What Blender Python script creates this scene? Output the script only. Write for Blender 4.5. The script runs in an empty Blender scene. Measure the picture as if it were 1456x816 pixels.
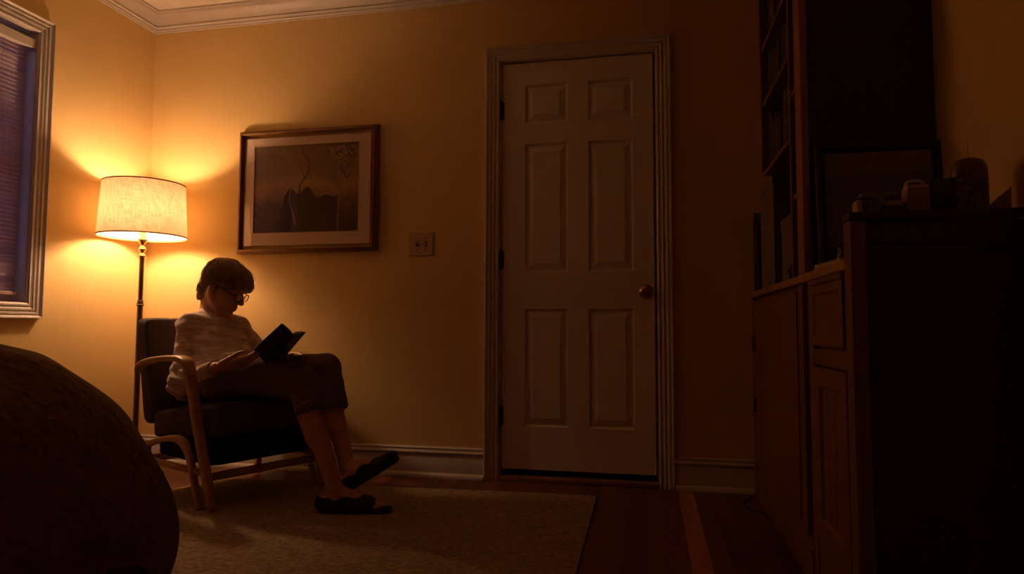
import bpy, bmesh, math, random
import numpy as np
from mathutils import Vector, Matrix
PI = math.pi
random.seed(7)
rng = np.random.default_rng(11)
C = bpy.context.scene.collection

# ------------------------------------------------------------------ helpers
def link_mesh(name, me, mat, parent=None, smooth=False, loc=None):
    o = bpy.data.objects.new(name, me); C.objects.link(o)
    if mat is not None:
        for m in (mat if isinstance(mat, (list, tuple)) else [mat]): me.materials.append(m)
    if parent is not None: o.parent = parent
    if loc is not None: o.location = loc
    if smooth:
        me.polygons.foreach_set('use_smooth', [True]*len(me.polygons))
    return o

def obj(name, bm, mat, parent=None, smooth=False, loc=None, auto=None):
    bmesh.ops.recalc_face_normals(bm, faces=bm.faces)
    me = bpy.data.meshes.new(name); 
    if auto:
        for f in bm.faces: f.smooth = True
        for e in bm.edges:
            if len(e.link_faces) == 2 and e.calc_face_angle(0) > math.radians(auto): e.smooth = False
        smooth = False
    bm.to_mesh(me); bm.free()
    return link_mesh(name, me, mat, parent, smooth, loc)

def thing(name, label, cat, loc=(0,0,0), rotz=0, group=None):
    o = bpy.data.objects.new(name, None); C.objects.link(o)
    o.location = loc; o.rotation_euler = (0,0,rotz); o.empty_display_size = .1
    o['label'] = label; o['category'] = cat
    if group: o['group'] = group
    return o
def tag(o, label, cat, group=None):
    o['label'] = label; o['category'] = cat
    if group: o['group'] = group
    return o
def struct(o):
    o['kind'] = 'structure'; return o

def add_box(bm, x0,x1,y0,y1,z0,z1, bev=0, M=None, mi=0):
    v = [bm.verts.new((x,y,z)) for x in (x0,x1) for y in (y0,y1) for z in (z0,z1)]
    F = [(0,1,3,2),(4,6,7,5),(0,4,5,1),(2,3,7,6),(0,2,6,4),(1,5,7,3)]
    fs = [bm.faces.new([v[i] for i in f]) for f in F]
    for f in fs: f.material_index = mi
    if bev > 0:
        es = list({e for f in fs for e in f.edges})
        r = bmesh.ops.bevel(bm, geom=es, offset=bev, segments=2, affect='EDGES', profile=.6)
        v = list({w for f in r['faces'] for w in f.verts} | {w for w in v if w.is_valid})
    if M is not None:
        for w in {w for w in v if w.is_valid}: w.co = M @ w.co
    return v
def box(*a, bev=0):
    bm = bmesh.new(); add_box(bm, *a, bev=bev); return bm

def lathe(bm, prof, seg=32, c=(0,0,0), cap=True, mi=0, M=None):
    rings = []
    for r, z in prof:
        ring = []
        for k in range(seg):
            a = 2*PI*k/seg
            p = Vector((c[0]+r*math.cos(a), c[1]+r*math.sin(a), c[2]+z))
            ring.append(bm.verts.new(M @ p if M is not None else p))
        rings.append(ring)
    for i in range(len(rings)-1):
        for k in range(seg):
            f = bm.faces.new((rings[i][k], rings[i][(k+1)%seg], rings[i+1][(k+1)%seg], rings[i+1][k])); f.material_index = mi
    if cap:
        for ring in (rings[0], rings[-1]):
            f = bm.faces.new(ring); f.material_index = mi
    return rings

def tube(bm, pts, rad, seg=8, cap=True):
    pts = [Vector(p) for p in pts]; n = len(pts)
    rad = rad if isinstance(rad, (list, tuple)) else [rad]*n
    up = Vector((0,0,1)); rings = []
    T0 = (pts[1]-pts[0]).normalized()
    if abs(T0.dot(up)) > .9: up = Vector((1,0,0))
    N = (up - T0*up.dot(T0)).normalized()
    for i in range(n):
        T = (pts[min(i+1,n-1)]-pts[max(i-1,0)]).normalized()
        N = (N - T*N.dot(T)).normalized(); B = T.cross(N)
        rings.append([bm.verts.new(pts[i] + (N*math.cos(2*PI*k/seg)+B*math.sin(2*PI*k/seg))*rad[i]) for k in range(seg)])
    for i in range(n-1):
        for k in range(seg):
            bm.faces.new((rings[i][k], rings[i][(k+1)%seg], rings[i+1][(k+1)%seg], rings[i+1][k]))
    if cap:
        bm.faces.new(rings[0]); bm.faces.new(rings[-1])

def spline(P, n=8):
    P = [np.array(p, float) for p in P]; out = []
    Q = [2*P[0]-P[1]] + P + [2*P[-1]-P[-2]]
    for i in range(1, len(Q)-2):
        for t in np.linspace(0, 1, n, endpoint=False):
            a,b,c,d = Q[i-1],Q[i],Q[i+1],Q[i+2]
            out.append(.5*((2*b)+(-a+c)*t+(2*a-5*b+4*c-d)*t*t+(-a+3*b-3*c+d)*t**3))
    out.append(P[-1]); return out

def sweep(bm, prof, path, n, closed=False, flip=1):
    """prof: (a,b) with a measured sideways in the plane of the path, b along n. Mitred."""
    n = Vector(n).normalized(); path = [Vector(p) for p in path]; N = len(path); rings = []
    for i in range(N):
        pv = path[i]-path[i-1] if (i > 0 or closed) else None
        nx = path[(i+1)%N]-path[i] if (i < N-1 or closed) else None
        d1 = (pv or nx).normalized(); d2 = (nx or pv).normalized()
        s1 = n.cross(d1)*flip; s2 = n.cross(d2)*flip
        m = (s1+s2); m = m/ (m.dot(s1) or 1)
        rings.append([bm.verts.new(path[i]+m*a+n*b) for a,b in prof])
    K = len(prof)
    for i in range(N if closed else N-1):
        r, q = rings[i], rings[(i+1)%N]
        for k in range(K):
            bm.faces.new((r[k], r[(k+1)%K], q[(k+1)%K], q[k]))
    if not closed:
        bm.faces.new(rings[0]); bm.faces.new(rings[-1])

def frame_member(bm, path, w, t, lat=(0,1,0), seg=16, pw=.55):
    """rounded-rectangle bar along path; w = size along lat, t = size across the path in the other direction"""
    lat = Vector(lat); n = len(path); P = [Vector(p) for p in path]
    w = w if isinstance(w, (list,tuple,np.ndarray)) else [w]*n
    t = t if isinstance(t, (list,tuple,np.ndarray)) else [t]*n
    rings = []
    for i in range(n):
        T = (P[min(i+1,n-1)]-P[max(i-1,0)]).normalized()
        L = (lat - T*lat.dot(T)).normalized(); B = T.cross(L)
        ring = []
        for k in range(seg):
            a = 2*PI*(k+.5)/seg; c, s = math.cos(a), math.sin(a)
            ring.append(bm.verts.new(P[i] + L*(math.copysign(abs(c)**pw, c)*w[i]/2) + B*(math.copysign(abs(s)**pw, s)*t[i]/2)))
        rings.append(ring)
    for i in range(n-1):
        for k in range(seg):
            bm.faces.new((rings[i][k], rings[i][(k+1)%seg], rings[i+1][(k+1)%seg], rings[i+1][k]))
    bm.faces.new(rings[0]); bm.faces.new(rings[-1])

def cushion(corners, n=16, k=7, puff=None, seed=0):
    """corners: dict-like list of 8 points ordered by (x,y,z) bits; rounded soft block"""
    c = np.array(corners, float).reshape(2,2,2,3)
    bm = bmesh.new(); verts = {}
    def V(i,j,l):
        key = (i,j,l)
        if key in verts: return verts[key]
        p = np.array([i,j,l])/n*2-1
        m = np.abs(p).max(); s = (np.abs(p)**k).sum()**(1/k)
        q = p*m/s if s > 0 else p
        a = (q+1)/2
        r = 0
        for x in (0,1):
            for y in (0,1):
                for z in (0,1):
                    r = r + c[x,y,z]*((a[0] if x else 1-a[0])*(a[1] if y else 1-a[1])*(a[2] if z else 1-a[2]))
        if puff is not None: r = r + puff(q, p)
        verts[key] = bm.verts.new(r); return verts[key]
    for ax in range(3):
        for side in (0,n):
            for i in range(n):
                for j in range(n):
                    quad = []
                    for di,dj in ((0,0),(1,0),(1,1),(0,1)):
                        idx = [0,0,0]; idx[ax] = side; o = [b for b in range(3) if b != ax]
                        idx[o[0]] = i+di; idx[o[1]] = j+dj; quad.append(V(*idx))
                    bm.faces.new(quad)
    return bm

# ------------------------------------------------------------------ materials
def new_mat(name):
    m = bpy.data.materials.new(name); m.use_nodes = True; nt = m.node_tree
    return m, nt, nt.nodes['Principled BSDF']
def N(nt, t, **kw):
    n = nt.nodes.new(t)
    for k, v in kw.items(): setattr(n, k, v)
    return n
def ramp(nt, fac, stops):
    r = N(nt, 'ShaderNodeValToRGB'); e = r.color_ramp.elements
    while len(e) < len(stops): e.new(.5)
    for el, (p, c) in zip(e, stops): el.position = p; el.color = (*c, 1)
    nt.links.new(fac, r.inputs['Fac']); return r.outputs['Color']
def coords(nt, scale=(1,1,1), rot=(0,0,0), kind='Object'):
    tc = N(nt, 'ShaderNodeTexCoord'); mp = N(nt, 'ShaderNodeMapping')
    mp.inputs['Scale'].default_value = scale; mp.inputs['Rotation'].default_value = rot
    nt.links.new(tc.outputs[kind], mp.inputs['Vector']); return mp.outputs['Vector']
def noise(nt, vec, scale, detail=4, rough=.55, dist=0):
    n = N(nt, 'ShaderNodeTexNoise'); n.inputs['Scale'].default_value = scale
    n.inputs['Detail'].default_value = detail; n.inputs['Roughness'].default_value = rough
    n.inputs['Distortion'].default_value = dist
    nt.links.new(vec, n.inputs['Vector']); return n.outputs['Fac']
def bump(nt, bs, h, strength=.3, dist=.002):
    b = N(nt, 'ShaderNodeBump'); b.inputs['Strength'].default_value = strength; b.inputs['Distance'].default_value = dist
    nt.links.new(h, b.inputs['Height']); nt.links.new(b.outputs['Normal'], bs.inputs['Normal'])
def simple(name, col, rough=.5, metal=0, var=.12, nscale=12, bmp=.1, bs=120, bd=.001, stretch=(1,1,1), spec=.5):
    m, nt, b = new_mat(name)
    v = coords(nt, stretch)
    f = noise(nt, v, nscale)
    lo = tuple(c*(1-var) for c in col); hi = tuple(min(1, c*(1+var)) for c in col)
    nt.links.new(ramp(nt, f, [(.3, lo), (.7, hi)]), b.inputs['Base Color'])
    b.inputs['Roughness'].default_value = rough; b.inputs['Metallic'].default_value = metal
    b.inputs['Specular IOR Level'].default_value = spec
    if bmp > 0: bump(nt, b, noise(nt, v, bs, 3), bmp, bd)
    return m
def wood(name, dark, light, axis=2, rough=.4, sc=1.0):
    m, nt, b = new_mat(name)
    s = [14*sc]*3; s[axis] = .9*sc
    v = coords(nt, tuple(s))
    f = noise(nt, v, 1.6, 6, .6, .6)
    s2 = [90*sc]*3; s2[axis] = 3*sc
    g = noise(nt, coords(nt, tuple(s2)), 1.5, 3, .6)
    mx = N(nt, 'ShaderNodeMix'); mx.inputs[0].default_value = .3
    nt.links.new(f, mx.inputs[2]); nt.links.new(g, mx.inputs[3])
    nt.links.new(ramp(nt, mx.outputs[0], [(.32, dark), (.68, light)]), b.inputs['Base Color'])
    b.inputs['Roughness'].default_value = rough
    bump(nt, b, g, .15, .0006)
    return m

M_wall = simple('wall_paint', (.78,.565,.245), .82, var=.03, nscale=3, bmp=.12, bs=260, bd=.0006, spec=.2)
M_ceil = simple('ceiling_paint', (.82,.78,.72), .9, var=.02, bmp=.1, bs=200, bd=.0006, spec=.2)
M_trim = simple('trim_paint', (.64,.58,.52), .45, var=.04, nscale=6, bmp=.12, bs=60, bd=.0006)
M_door = simple('door_paint', (.80,.74,.68), .42, var=.04, nscale=5, bmp=.10, bs=45, bd=.0006)
M_oak = wood('light_wood', (.30,.15,.05), (.55,.31,.12), 0, .38)
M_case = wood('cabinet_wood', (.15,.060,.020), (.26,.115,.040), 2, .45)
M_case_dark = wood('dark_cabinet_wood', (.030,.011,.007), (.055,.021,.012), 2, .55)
M_post = wood('stile_wood', (.24,.115,.035), (.40,.21,.075), 2, .42)
M_frame = wood('frame_wood', (.16,.07,.025), (.30,.14,.05), 0, .3)
M_mat = simple('mount_board', (.84,.66,.54), .8, var=.03, bmp=.05)
M_gold = simple('gilt_edge', (.75,.55,.25), .4, .3, var=.2, nscale=60)
M_brass = simple('brass', (.80,.52,.20), .22, 1.0, var=.1, nscale=30, bmp=.03)
M_pole = simple('dark_bronze_metal', (.22,.15,.085), .38, 1.0, var=.2, nscale=15, bmp=.04)
M_knob = simple('aged_brass', (.42,.25,.10), .25, 1.0, var=.25, nscale=40, bmp=.05)
M_hinge = simple('hinge_metal', (.10,.07,.05), .5, .8)
M_fabric = simple('chair_fabric', (.085,.062,.058), .9, var=.25, nscale=220, bmp=.35, bs=700, bd=.001, spec=.2)
M_under = simple('black_lining', (.02,.017,.016), .95, spec=.1)
M_plate = simple('switch_plate_plastic', (.55,.42,.26), .35, var=.02, bmp=.02)
M_black = simple('black_plastic', (.015,.014,.013), .4)
M_skin = simple('skin', (.52,.27,.18), .5, var=.12, nscale=35, bmp=.12, bs=160, bd=.001, spec=.35)
M_pants = simple('trouser_cloth', (.17,.115,.10), .85, var=.12, nscale=40, bmp=.25, bs=500, bd=.0008, spec=.15)
M_slipper = simple('slipper_cloth', (.035,.027,.025), .9, var=.2, bmp=.2, bs=300)
M_cover = simple('book_cover', (.045,.025,.022), .5, var=.15, bmp=.1, bs=200)
M_page = simple('paper', (.70,.62,.50), .8, var=.05, nscale=200, bmp=.05, stretch=(1,1,1))
M_skirt = simple('bed_linen', (.14,.09,.07), .9, var=.1, bmp=.2, bs=200)
M_cable = simple('black_cable', (.02,.018,.016), .5)
M_box = simple('grey_card', (.17,.12,.10), .8, var=.1, bmp=.08)
M_cloth = simple('pale_cloth', (.60,.48,.40), .85, var=.1, bmp=.2, bs=120)
M_dark = simple('dark_board', (.03,.02,.018), .7)
M_tin = simple('tin_enamel', (.50,.42,.30), .35, var=.15, nscale=25)
M_tinlabel = simple('printed_label', (.12,.12,.10), .5, var=.6, nscale=60)
M_jar = simple('smoky_glass', (.10,.12,.16), .12, var=.2)
M_wick = simple('wick', (.55,.45,.3), .8)

def floor_mat():
    m, nt, b = new_mat('plank_floor')
    tc = N(nt, 'ShaderNodeTexCoord'); sp = N(nt, 'ShaderNodeSeparateXYZ'); nt.links.new(tc.outputs['Object'], sp.inputs[0])
    def M(op, a, c=None):
        n = N(nt, 'ShaderNodeMath', operation=op)
        for i, v in enumerate((a, c)):
            if v is None: continue
            if isinstance(v, (int, float)): n.inputs[i].default_value = v
            else: nt.links.new(v, n.inputs[i])
        return n.outputs[0]
    PW = .0690
    u = M('DIVIDE', M('ADD', sp.outputs['X'], 10*PW - .121 + PW*3), PW)
    idx = M('FLOOR', u); fr = M('FRACT', u)
    wn = N(nt, 'ShaderNodeTexWhiteNoise', noise_dimensions='1D'); nt.links.new(idx, wn.inputs['W'])
    yy = M('ADD', M('DIVIDE', sp.outputs['Y'], 1.35), M('MULTIPLY', wn.outputs['Value'], 7.3))
    idy = M('FLOOR', yy); fy = M('FRACT', yy)
    cx = N(nt, 'ShaderNodeCombineXYZ'); nt.links.new(idx, cx.inputs[0]); nt.links.new(idy, cx.inputs[1])
    wn2 = N(nt, 'ShaderNodeTexWhiteNoise', noise_dimensions='3D'); nt.links.new(cx.outputs[0], wn2.inputs['Vector'])
    mp = N(nt, 'ShaderNodeMapping'); mp.inputs['Scale'].default_value = (22, 1.6, 1)
    ad = N(nt, 'ShaderNodeVectorMath', operation='ADD'); nt.links.new(tc.outputs['Object'], ad.inputs[0])
    sc = N(nt, 'ShaderNodeVectorMath', operation='SCALE'); nt.links.new(wn2.outputs['Color'], sc.inputs[0]); sc.inputs['Scale'].default_value = 30
    nt.links.new(sc.outputs[0], ad.inputs[1]); nt.links.new(ad.outputs[0], mp.inputs['Vector'])
    g = noise(nt, mp.outputs[0], 1.5, 6, .62, .5)
    mix = M('ADD', M('MULTIPLY', g, .55), M('MULTIPLY', wn2.outputs['Value'], .55))
    # one paler board runs in front of the doorway
    pale = M('MULTIPLY', M('COMPARE', idx, 13.0), 1.0)
    nt.nodes[-1].name = 'pale'
    for n in nt.nodes:
        if n.type == 'MATH' and n.operation == 'COMPARE': n.inputs[2].default_value = .5
    col = ramp(nt, mix, [(.2, (.085,.024,.010)), (.5, (.15,.046,.018)), (.85, (.23,.078,.030))])
    mx = N(nt, 'ShaderNodeMix', data_type='RGBA'); nt.links.new(pale, mx.inputs[0])
    nt.links.new(col, mx.inputs[6])
    nt.links.new(ramp(nt, g, [(.3, (.36,.15,.055)), (.7, (.50,.23,.09))]), mx.inputs[7])
    gap = M('MAXIMUM', M('LESS_THAN', fr, .025), M('LESS_THAN', fy, .0025))
    mg = N(nt, 'ShaderNodeMix', data_type='RGBA'); nt.links.new(gap, mg.inputs[0]); nt.links.new(mx.outputs[2], mg.inputs[6])
    mg.inputs[7].default_value = (.02,.008,.004,1)
    nt.links.new(mg.outputs[2], b.inputs['Base Color'])
    b.inputs['Roughness'].default_value = .42
    bump(nt, b, M('SUBTRACT', M('MULTIPLY', g, .2), gap), .3, .001)
    return m
M_floor = floor_mat()

def rug_mat():
    m, nt, b = new_mat('rug_loop_pile')
    v = coords(nt, (45, 120, 60), (0, 0, math.radians(38)))
    f = noise(nt, v, 1.0, 3, .6, .8)
    f2 = noise(nt, coords(nt), 9, 3)
    nt.links.new(ramp(nt, f, [(.3, (.19,.135,.078)), (.65, (.50,.37,.23))]), b.inputs['Base Color'])
    b.inputs['Roughness'].default_value = .95; b.inputs['Specular IOR Level'].default_value = .1
    bump(nt, b, f, 1.0, .010); return m
M_rug = rug_mat()

def quilt_mat():
    m, nt, b = new_mat('puckered_quilt')
    vo = N(nt, 'ShaderNodeTexVoronoi'); vo.inputs['Scale'].default_value = 50
    nt.links.new(coords(nt, (1,1,.8)), vo.inputs['Vector'])
    f = vo.outputs['Distance']
    nt.links.new(ramp(nt, noise(nt, coords(nt), 20), [(.3, (.19,.115,.085)), (.7, (.24,.15,.11))]), b.inputs['Base Color'])
    b.inputs['Roughness'].default_value = .9; b.inputs['Specular IOR Level'].default_value = .15
    bump(nt, b, f, .75, .007); return m
M_quilt = quilt_mat()

def sweater_mat():
    m, nt, b = new_mat('heathered_knit')
    v = coords(nt, (9, 9, 95), (math.radians(8), math.radians(-18), 0))
    f = noise(nt, v, 1.2, 5, .68, 1.6)
    nt.links.new(ramp(nt, f, [(.34, (.36,.27,.21)), (.50, (.58,.46,.37)), (.66, (.78,.65,.53))]), b.inputs['Base Color'])
    b.inputs['Roughness'].default_value = .9; b.inputs['Specular IOR Level'].default_value = .15
    b.inputs['Sheen Weight'].default_value = .25
    bump(nt, b, f, .35, .003); return m
M_sweater = sweater_mat()

def hair_mat():
    m, nt, b = new_mat('short_brown_hair')
    f = noise(nt, coords(nt, (22,22,22)), 1.4, 3)
    nt.links.new(ramp(nt, f, [(.3, (.17,.092,.044)), (.7, (.33,.19,.095))]), b.inputs['Base Color'])
    b.inputs['Roughness'].default_value = .45; return m
M_hair = hair_mat()

def shade_mat():
    m = bpy.data.materials.new('linen_shade'); m.use_nodes = True; nt = m.node_tree; nt.nodes.clear()
    out = N(nt, 'ShaderNodeOutputMaterial')
    a = noise(nt, coords(nt, (45, 45, 330)), 1.0, 3, .6, .3)
    c = noise(nt, coords(nt, (260, 260, 14)), 1.0, 3, .6, .3)
    mx = N(nt, 'ShaderNodeMix'); mx.inputs[0].default_value = .5; nt.links.new(a, mx.inputs[2]); nt.links.new(c, mx.inputs[3])
    tcol = ramp(nt, mx.outputs[0], [(.36, (.125,.078,.036)), (.60, (.275,.200,.125))])
    tr = N(nt, 'ShaderNodeBsdfTranslucent'); nt.links.new(tcol, tr.inputs[0])
    df = N(nt, 'ShaderNodeBsdfDiffuse'); df.inputs[0].default_value = (.78,.70,.58,1)
    ms = N(nt, 'ShaderNodeMixShader'); ms.inputs[0].default_value = .5
    nt.links.new(df.outputs[0], ms.inputs[1]); nt.links.new(tr.outputs[0], ms.inputs[2])
    nt.links.new(ms.outputs[0], out.inputs[0]); return m
M_shade = shade_mat()
M_rim = simple('shade_binding', (.42,.20,.08), .8)

def emit(name, col, s):
    m = bpy.data.materials.new(name); m.use_nodes = True; nt = m.node_tree; nt.nodes.clear()
    e = N(nt, 'ShaderNodeEmission'); e.inputs[0].default_value = (*col, 1); e.inputs[1].default_value = s
    o = N(nt, 'ShaderNodeOutputMaterial'); nt.links.new(e.outputs[0], o.inputs[0]); return m
def pane_mat(name, tint=(1,1,1), gl=1.0):
    m = bpy.data.materials.new(name); m.use_nodes = True; nt = m.node_tree; nt.nodes.clear()
    t = N(nt, 'ShaderNodeBsdfTransparent'); t.inputs[0].default_value = (*tint, 1)
    g = N(nt, 'ShaderNodeBsdfGlossy'); g.inputs['Roughness'].default_value = .012; g.inputs[0].default_value = (gl,gl,gl,1)
    lw = N(nt, 'ShaderNodeLayerWeight'); p5 = N(nt, 'ShaderNodeMath', operation='POWER'); nt.links.new(lw.outputs['Facing'], p5.inputs[0]); p5.inputs[1].default_value = 4.0
    fr = N(nt, 'ShaderNodeMath', operation='MULTIPLY_ADD'); nt.links.new(p5.outputs[0], fr.inputs[0]); fr.inputs[1].default_value = .9; fr.inputs[2].default_value = .045
    mx = N(nt, 'ShaderNodeMixShader'); nt.links.new(fr.outputs[0], mx.inputs[0]); nt.links.new(t.outputs[0], mx.inputs[1]); nt.links.new(g.outputs[0], mx.inputs[2])
    o = N(nt, 'ShaderNodeOutputMaterial'); nt.links.new(mx.outputs[0], o.inputs[0]); return m
M_pane = pane_mat('window_glass')
M_pglass = pane_mat('picture_glass')
M_lens = pane_mat('lens_glass')
def blind_mat():
    m = bpy.data.materials.new('blind_slat'); m.use_nodes = True; nt = m.node_tree; nt.nodes.clear()
    df = N(nt, 'ShaderNodeBsdfDiffuse'); tr = N(nt, 'ShaderNodeBsdfTranslucent')
    c = ramp(nt, noise(nt, coords(nt, (1,6,1)), 3), [(.3, (.66,.50,.46)), (.7, (.74,.57,.53))])
    nt.links.new(c, df.inputs[0]); nt.links.new(c, tr.inputs[0])
    mx = N(nt, 'ShaderNodeMixShader'); mx.inputs[0].default_value = .35
    nt.links.new(df.outputs[0], mx.inputs[1]); nt.links.new(tr.outputs[0], mx.inputs[2])
    o = N(nt, 'ShaderNodeOutputMaterial'); nt.links.new(mx.outputs[0], o.inputs[0]); return m
M_blind = blind_mat()

# ------------------------------------------------------------------ the room
XL, XR, D, YF, CH = -2.765, .822, 3.221, -1.25, 2.522
T = .12
struct(obj('floor', box(XL-T, XR+T, YF-T, D+1.2, -.08, 0), M_floor))
struct(obj('ceiling', box(XL-T, XR+T, YF-T, D+T, CH, CH+.08), M_ceil))
# left wall with the window opening
WY0, WY1, WZ0, WZ1 = 1.60, 2.488, .848, 2.108
bm = bmesh.new()
add_box(bm, XL-T, XL, YF, WY0, 0, CH); add_box(bm, XL-T, XL, WY1, D, 0, CH)
add_box(bm, XL-T, XL, WY0, WY1, 0, WZ0); add_box(bm, XL-T, XL, WY0, WY1, WZ1, CH)
struct(obj('wall_left', bm, M_wall))
# back wall with the door opening
DX0, DX1, DZ1 = -.733, .042, 2.100
bm = bmesh.new()
add_box(bm, XL-T, DX0, D, D+T, 0, CH); add_box(bm, DX1, XR+T, D, D+T, 0, CH); add_box(bm, DX0, DX1, D, D+T, DZ1, CH)
struct(obj('wall_back', bm, M_wall))
struct(obj('wall_right', box(XR, XR+T, YF, D, 0, CH), M_wall))
struct(obj('wall_front', box(XL-T, XR+T, YF-T, YF, 0, CH), M_wall))
bm = bmesh.new()   # unseen box added behind the door to keep sky light out
add_box(bm, DX0-.4, DX0-.3, D+T, D+1.2, 0, CH); add_box(bm, DX1+.3, DX1+.4, D+T, D+1.2, 0, CH)
add_box(bm, DX0-.4, DX1+.4, D+1.1, D+1.2, 0, CH); add_box(bm, DX0-.4, DX1+.4, D+T, D+1.2, CH-.1, CH+.08)
struct(obj('wall_light_block', bm, M_wall))

# crown moulding: (out from the wall, down from ceiling)
cp = [(0,0),(.082,0),(.082,-.010),(.074,-.013),(.072,-.020),(.060,-.030),(.046,-.040),(.034,-.050),(.026,-.060),(.022,-.066),(.026,-.070),(.020,-.076),(.014,-.078),(.014,-.086),(.008,-.090),(.008,-.096),(0,-.098)]
bm = bmesh.new()
sweep(bm, cp, [(XR,D,CH),(XL,D,CH),(XL,YF,CH),(XR,YF,CH)], (0,0,1), flip=1)
struct(obj('trim_1', bm, M_trim, auto=40))
# baseboards
bp = [(0,0),(.030,0),(.030,.008),(.027,.016),(.021,.022),(.015,.024),(.015,.108),(.012,.112),(.012,.116),(.019,.119),(.021,.124),(.017,.131),(.014,.136),(.016,.143),(.013,.148),(0,.150)]
def base(name, a, b, flip):
    bm = bmesh.new(); sweep(bm, bp, [a, b], (0,0,1), flip=flip); struct(obj(name, bm, M_trim, auto=40))
base('baseboard_back', (XL,D,0), (-.803,D,0), -1)
base('baseboard_back_right', (.114,D,0), (.478,D,0), -1)
base('baseboard_left', (XL,D-.03,0), (XL,YF,0), 1)
# door casing
cs = [(0,0),(0,.010),(.004,.014),(.010,.014),(.013,.010),(.018,.012),(.027,.017),(.031,.013),(.036,.013),(.042,.019),(.050,.021),(.054,.017),(.058,.022),(.066,.024),(.070,.022),(.070,0)]
bm = bmesh.new()
sweep(bm, cs, [(DX0,D,0),(DX0,D,DZ1),(DX1,D,DZ1),(DX1,D,0)], (0,-1,0), flip=1)
struct(obj('trim_2', bm, M_trim, auto=30))
# jamb lining
bm = bmesh.new()
add_box(bm, DX0-.002, DX0+.008, D+.002, D+T, 0, DZ1); add_box(bm, DX1-.003, DX1+.002, D+.002, D+T, 0, DZ1); add_box(bm, DX0, DX1, D+.002, D+T, DZ1-.004, DZ1+.002)
add_box(bm, DX0+.008, DX0+.02, D+.056, D+.08, 0.03, DZ1-.004); add_box(bm, DX1-.015, DX1-.003, D+.056, D+.08, 0.03, DZ1-.004); add_box(bm, DX0+.02, DX1-.015, D+.056, D+.08, DZ1-.016, DZ1-.004)
struct(obj('trim_3', bm, M_trim))
struct(obj('trim_4', box(DX0+.008, DX1-.003, D-.012, D+T, 0, .024, bev=.006), M_post))

# six-panel door
door = bpy.data.objects.new('door_1', None); C.objects.link(door); door.location = (DX0, D, 0); door['kind'] = 'structure'
sx0, sx1, sz0, sz1 = -.722, .026, .056, 2.088
xs = [sx0, -.605, -.388, -.287, -.070, sx1]
zs = [sz0, .263, .840, 1.023, 1.671, 1.776, 1.974, sz1]
bm = bmesh.new(); y0 = D+.012
def P3(x, y, z): return bm.verts.new((x-DX0, y-D, z))
for i in range(5):
    for j in range(7):
        x0, x1, z0, z1 = xs[i], xs[i+1], zs[j], zs[j+1]
        if i in (1,3) and j in (1,3,5):
            prev = None
            for ins, dy in ((0,0),(.003,.009),(.008,.013),(.013,.013),(.040,.003),(.0405,.002)):
                r = [P3(x0+ins, y0+dy, z0+ins), P3(x1-ins, y0+dy, z0+ins), P3(x1-ins, y0+dy, z1-ins), P3(x0+ins, y0+dy, z1-ins)]
                if prev:
                    for k in range(4): bm.faces.new((prev[k], prev[(k+1)%4], r[(k+1)%4], r[k]))
                prev = r
            bm.faces.new(prev)
        else:
            bm.faces.new([P3(x0,y0,z0),P3(x1,y0,z0),P3(x1,y0,z1),P3(x0,y0,z1)])
r = [[P3(x,y,z) for x,z in ((sx0,sz0),(sx1,sz0),(sx1,sz1),(sx0,sz1))] for y in (y0, y0+.040)]
for k in range(4): bm.faces.new((r[0][k], r[0][(k+1)%4], r[1][(k+1)%4], r[1][k]))
bm.faces.new(r[1])
bmesh.ops.remove_doubles(bm, verts=bm.verts, dist=1e-5)
obj('door_panel', bm, M_door, door)
bm = bmesh.new()
Mk = Matrix.Translation((-.012-DX0, .012, .922)) @ Matrix.Rotation(PI/2, 4, 'X')
lathe(bm, [(.001,0),(.033,0),(.034,.003),(.031,.007),(.014,.010),(.011,.016),(.011,.030),(.018,.034),(.026,.040),(.030,.048),(.030,.054),(.026,.062),(.016,.067),(.006,.068),(.0055,.0665),(.001,.0665)], 40, M=Mk)
k = obj('door_knob', bm, M_knob, door, auto=50); k['label'] = 'round aged brass door knob'
for hz in (1.850, 1.087, .313):
    bm = bmesh.new()
    tube(bm, [(-.727-DX0, .002, hz-.045), (-.727-DX0, .002, hz+.045)], .0065, 10)
    add_box(bm, -.728-DX0, -.712-DX0, .008, .0125, hz-.044, hz+.044)
    for q in (-.05, .05):
        tube(bm, [(-.727-DX0, .002, hz+q-.004), (-.727-DX0, .002, hz+q+.004)], .0045, 8)
    obj('hinge', bm, M_hinge, door)['label'] = 'dark metal door hinge'

# window in the left wall
win = bpy.data.objects.new('window_1', None); C.objects.link(win); win.location = (XL, (WY0+WY1)/2, WZ0); win['kind'] = 'structure'
def W(p): return (p[0]-XL, p[1]-(WY0+WY1)/2, p[2]-WZ0)
wc = [(-.004,0),(-.004,.010),(.004,.016),(.012,.016),(.015,.011),(.022,.012),(.030,.018),(.036,.020),(.040,.014),(.046,.014),(.050,.022),(.058,.024),(.062,.018),(.068,.022),(.076,.030),(.082,.030),(.084,.026),(.084,0)]
wc = [(a*.81, b_*.9) for a, b_ in wc]
bm = bmesh.new()
sweep(bm, wc, [W((XL,WY0,WZ0)),W((XL,WY1,WZ0)),W((XL,WY1,WZ1)),W((XL,WY0,WZ1))], (1,0,0), closed=True, flip=-1)
obj('window_casing', bm, M_trim, win, auto=30)
bm = bmesh.new()
for a,b_,c,d in ((WY0,WY1,WZ0-.0,WZ0+.006),(WY0,WY1,WZ1-.006,WZ1),(WY0,WY0+.006,WZ0,WZ1),(WY1-.006,WY1,WZ0,WZ1)):
    q0 = W((XL-T,a,c)); q1 = W((XL,b_,d)); add_box(bm, q0[0],q1[0],q0[1],q1[1],q0[2],q1[2])
obj('window_jamb', bm, M_trim, win)
bm = bmesh.new()
xs0 = -.100
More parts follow.
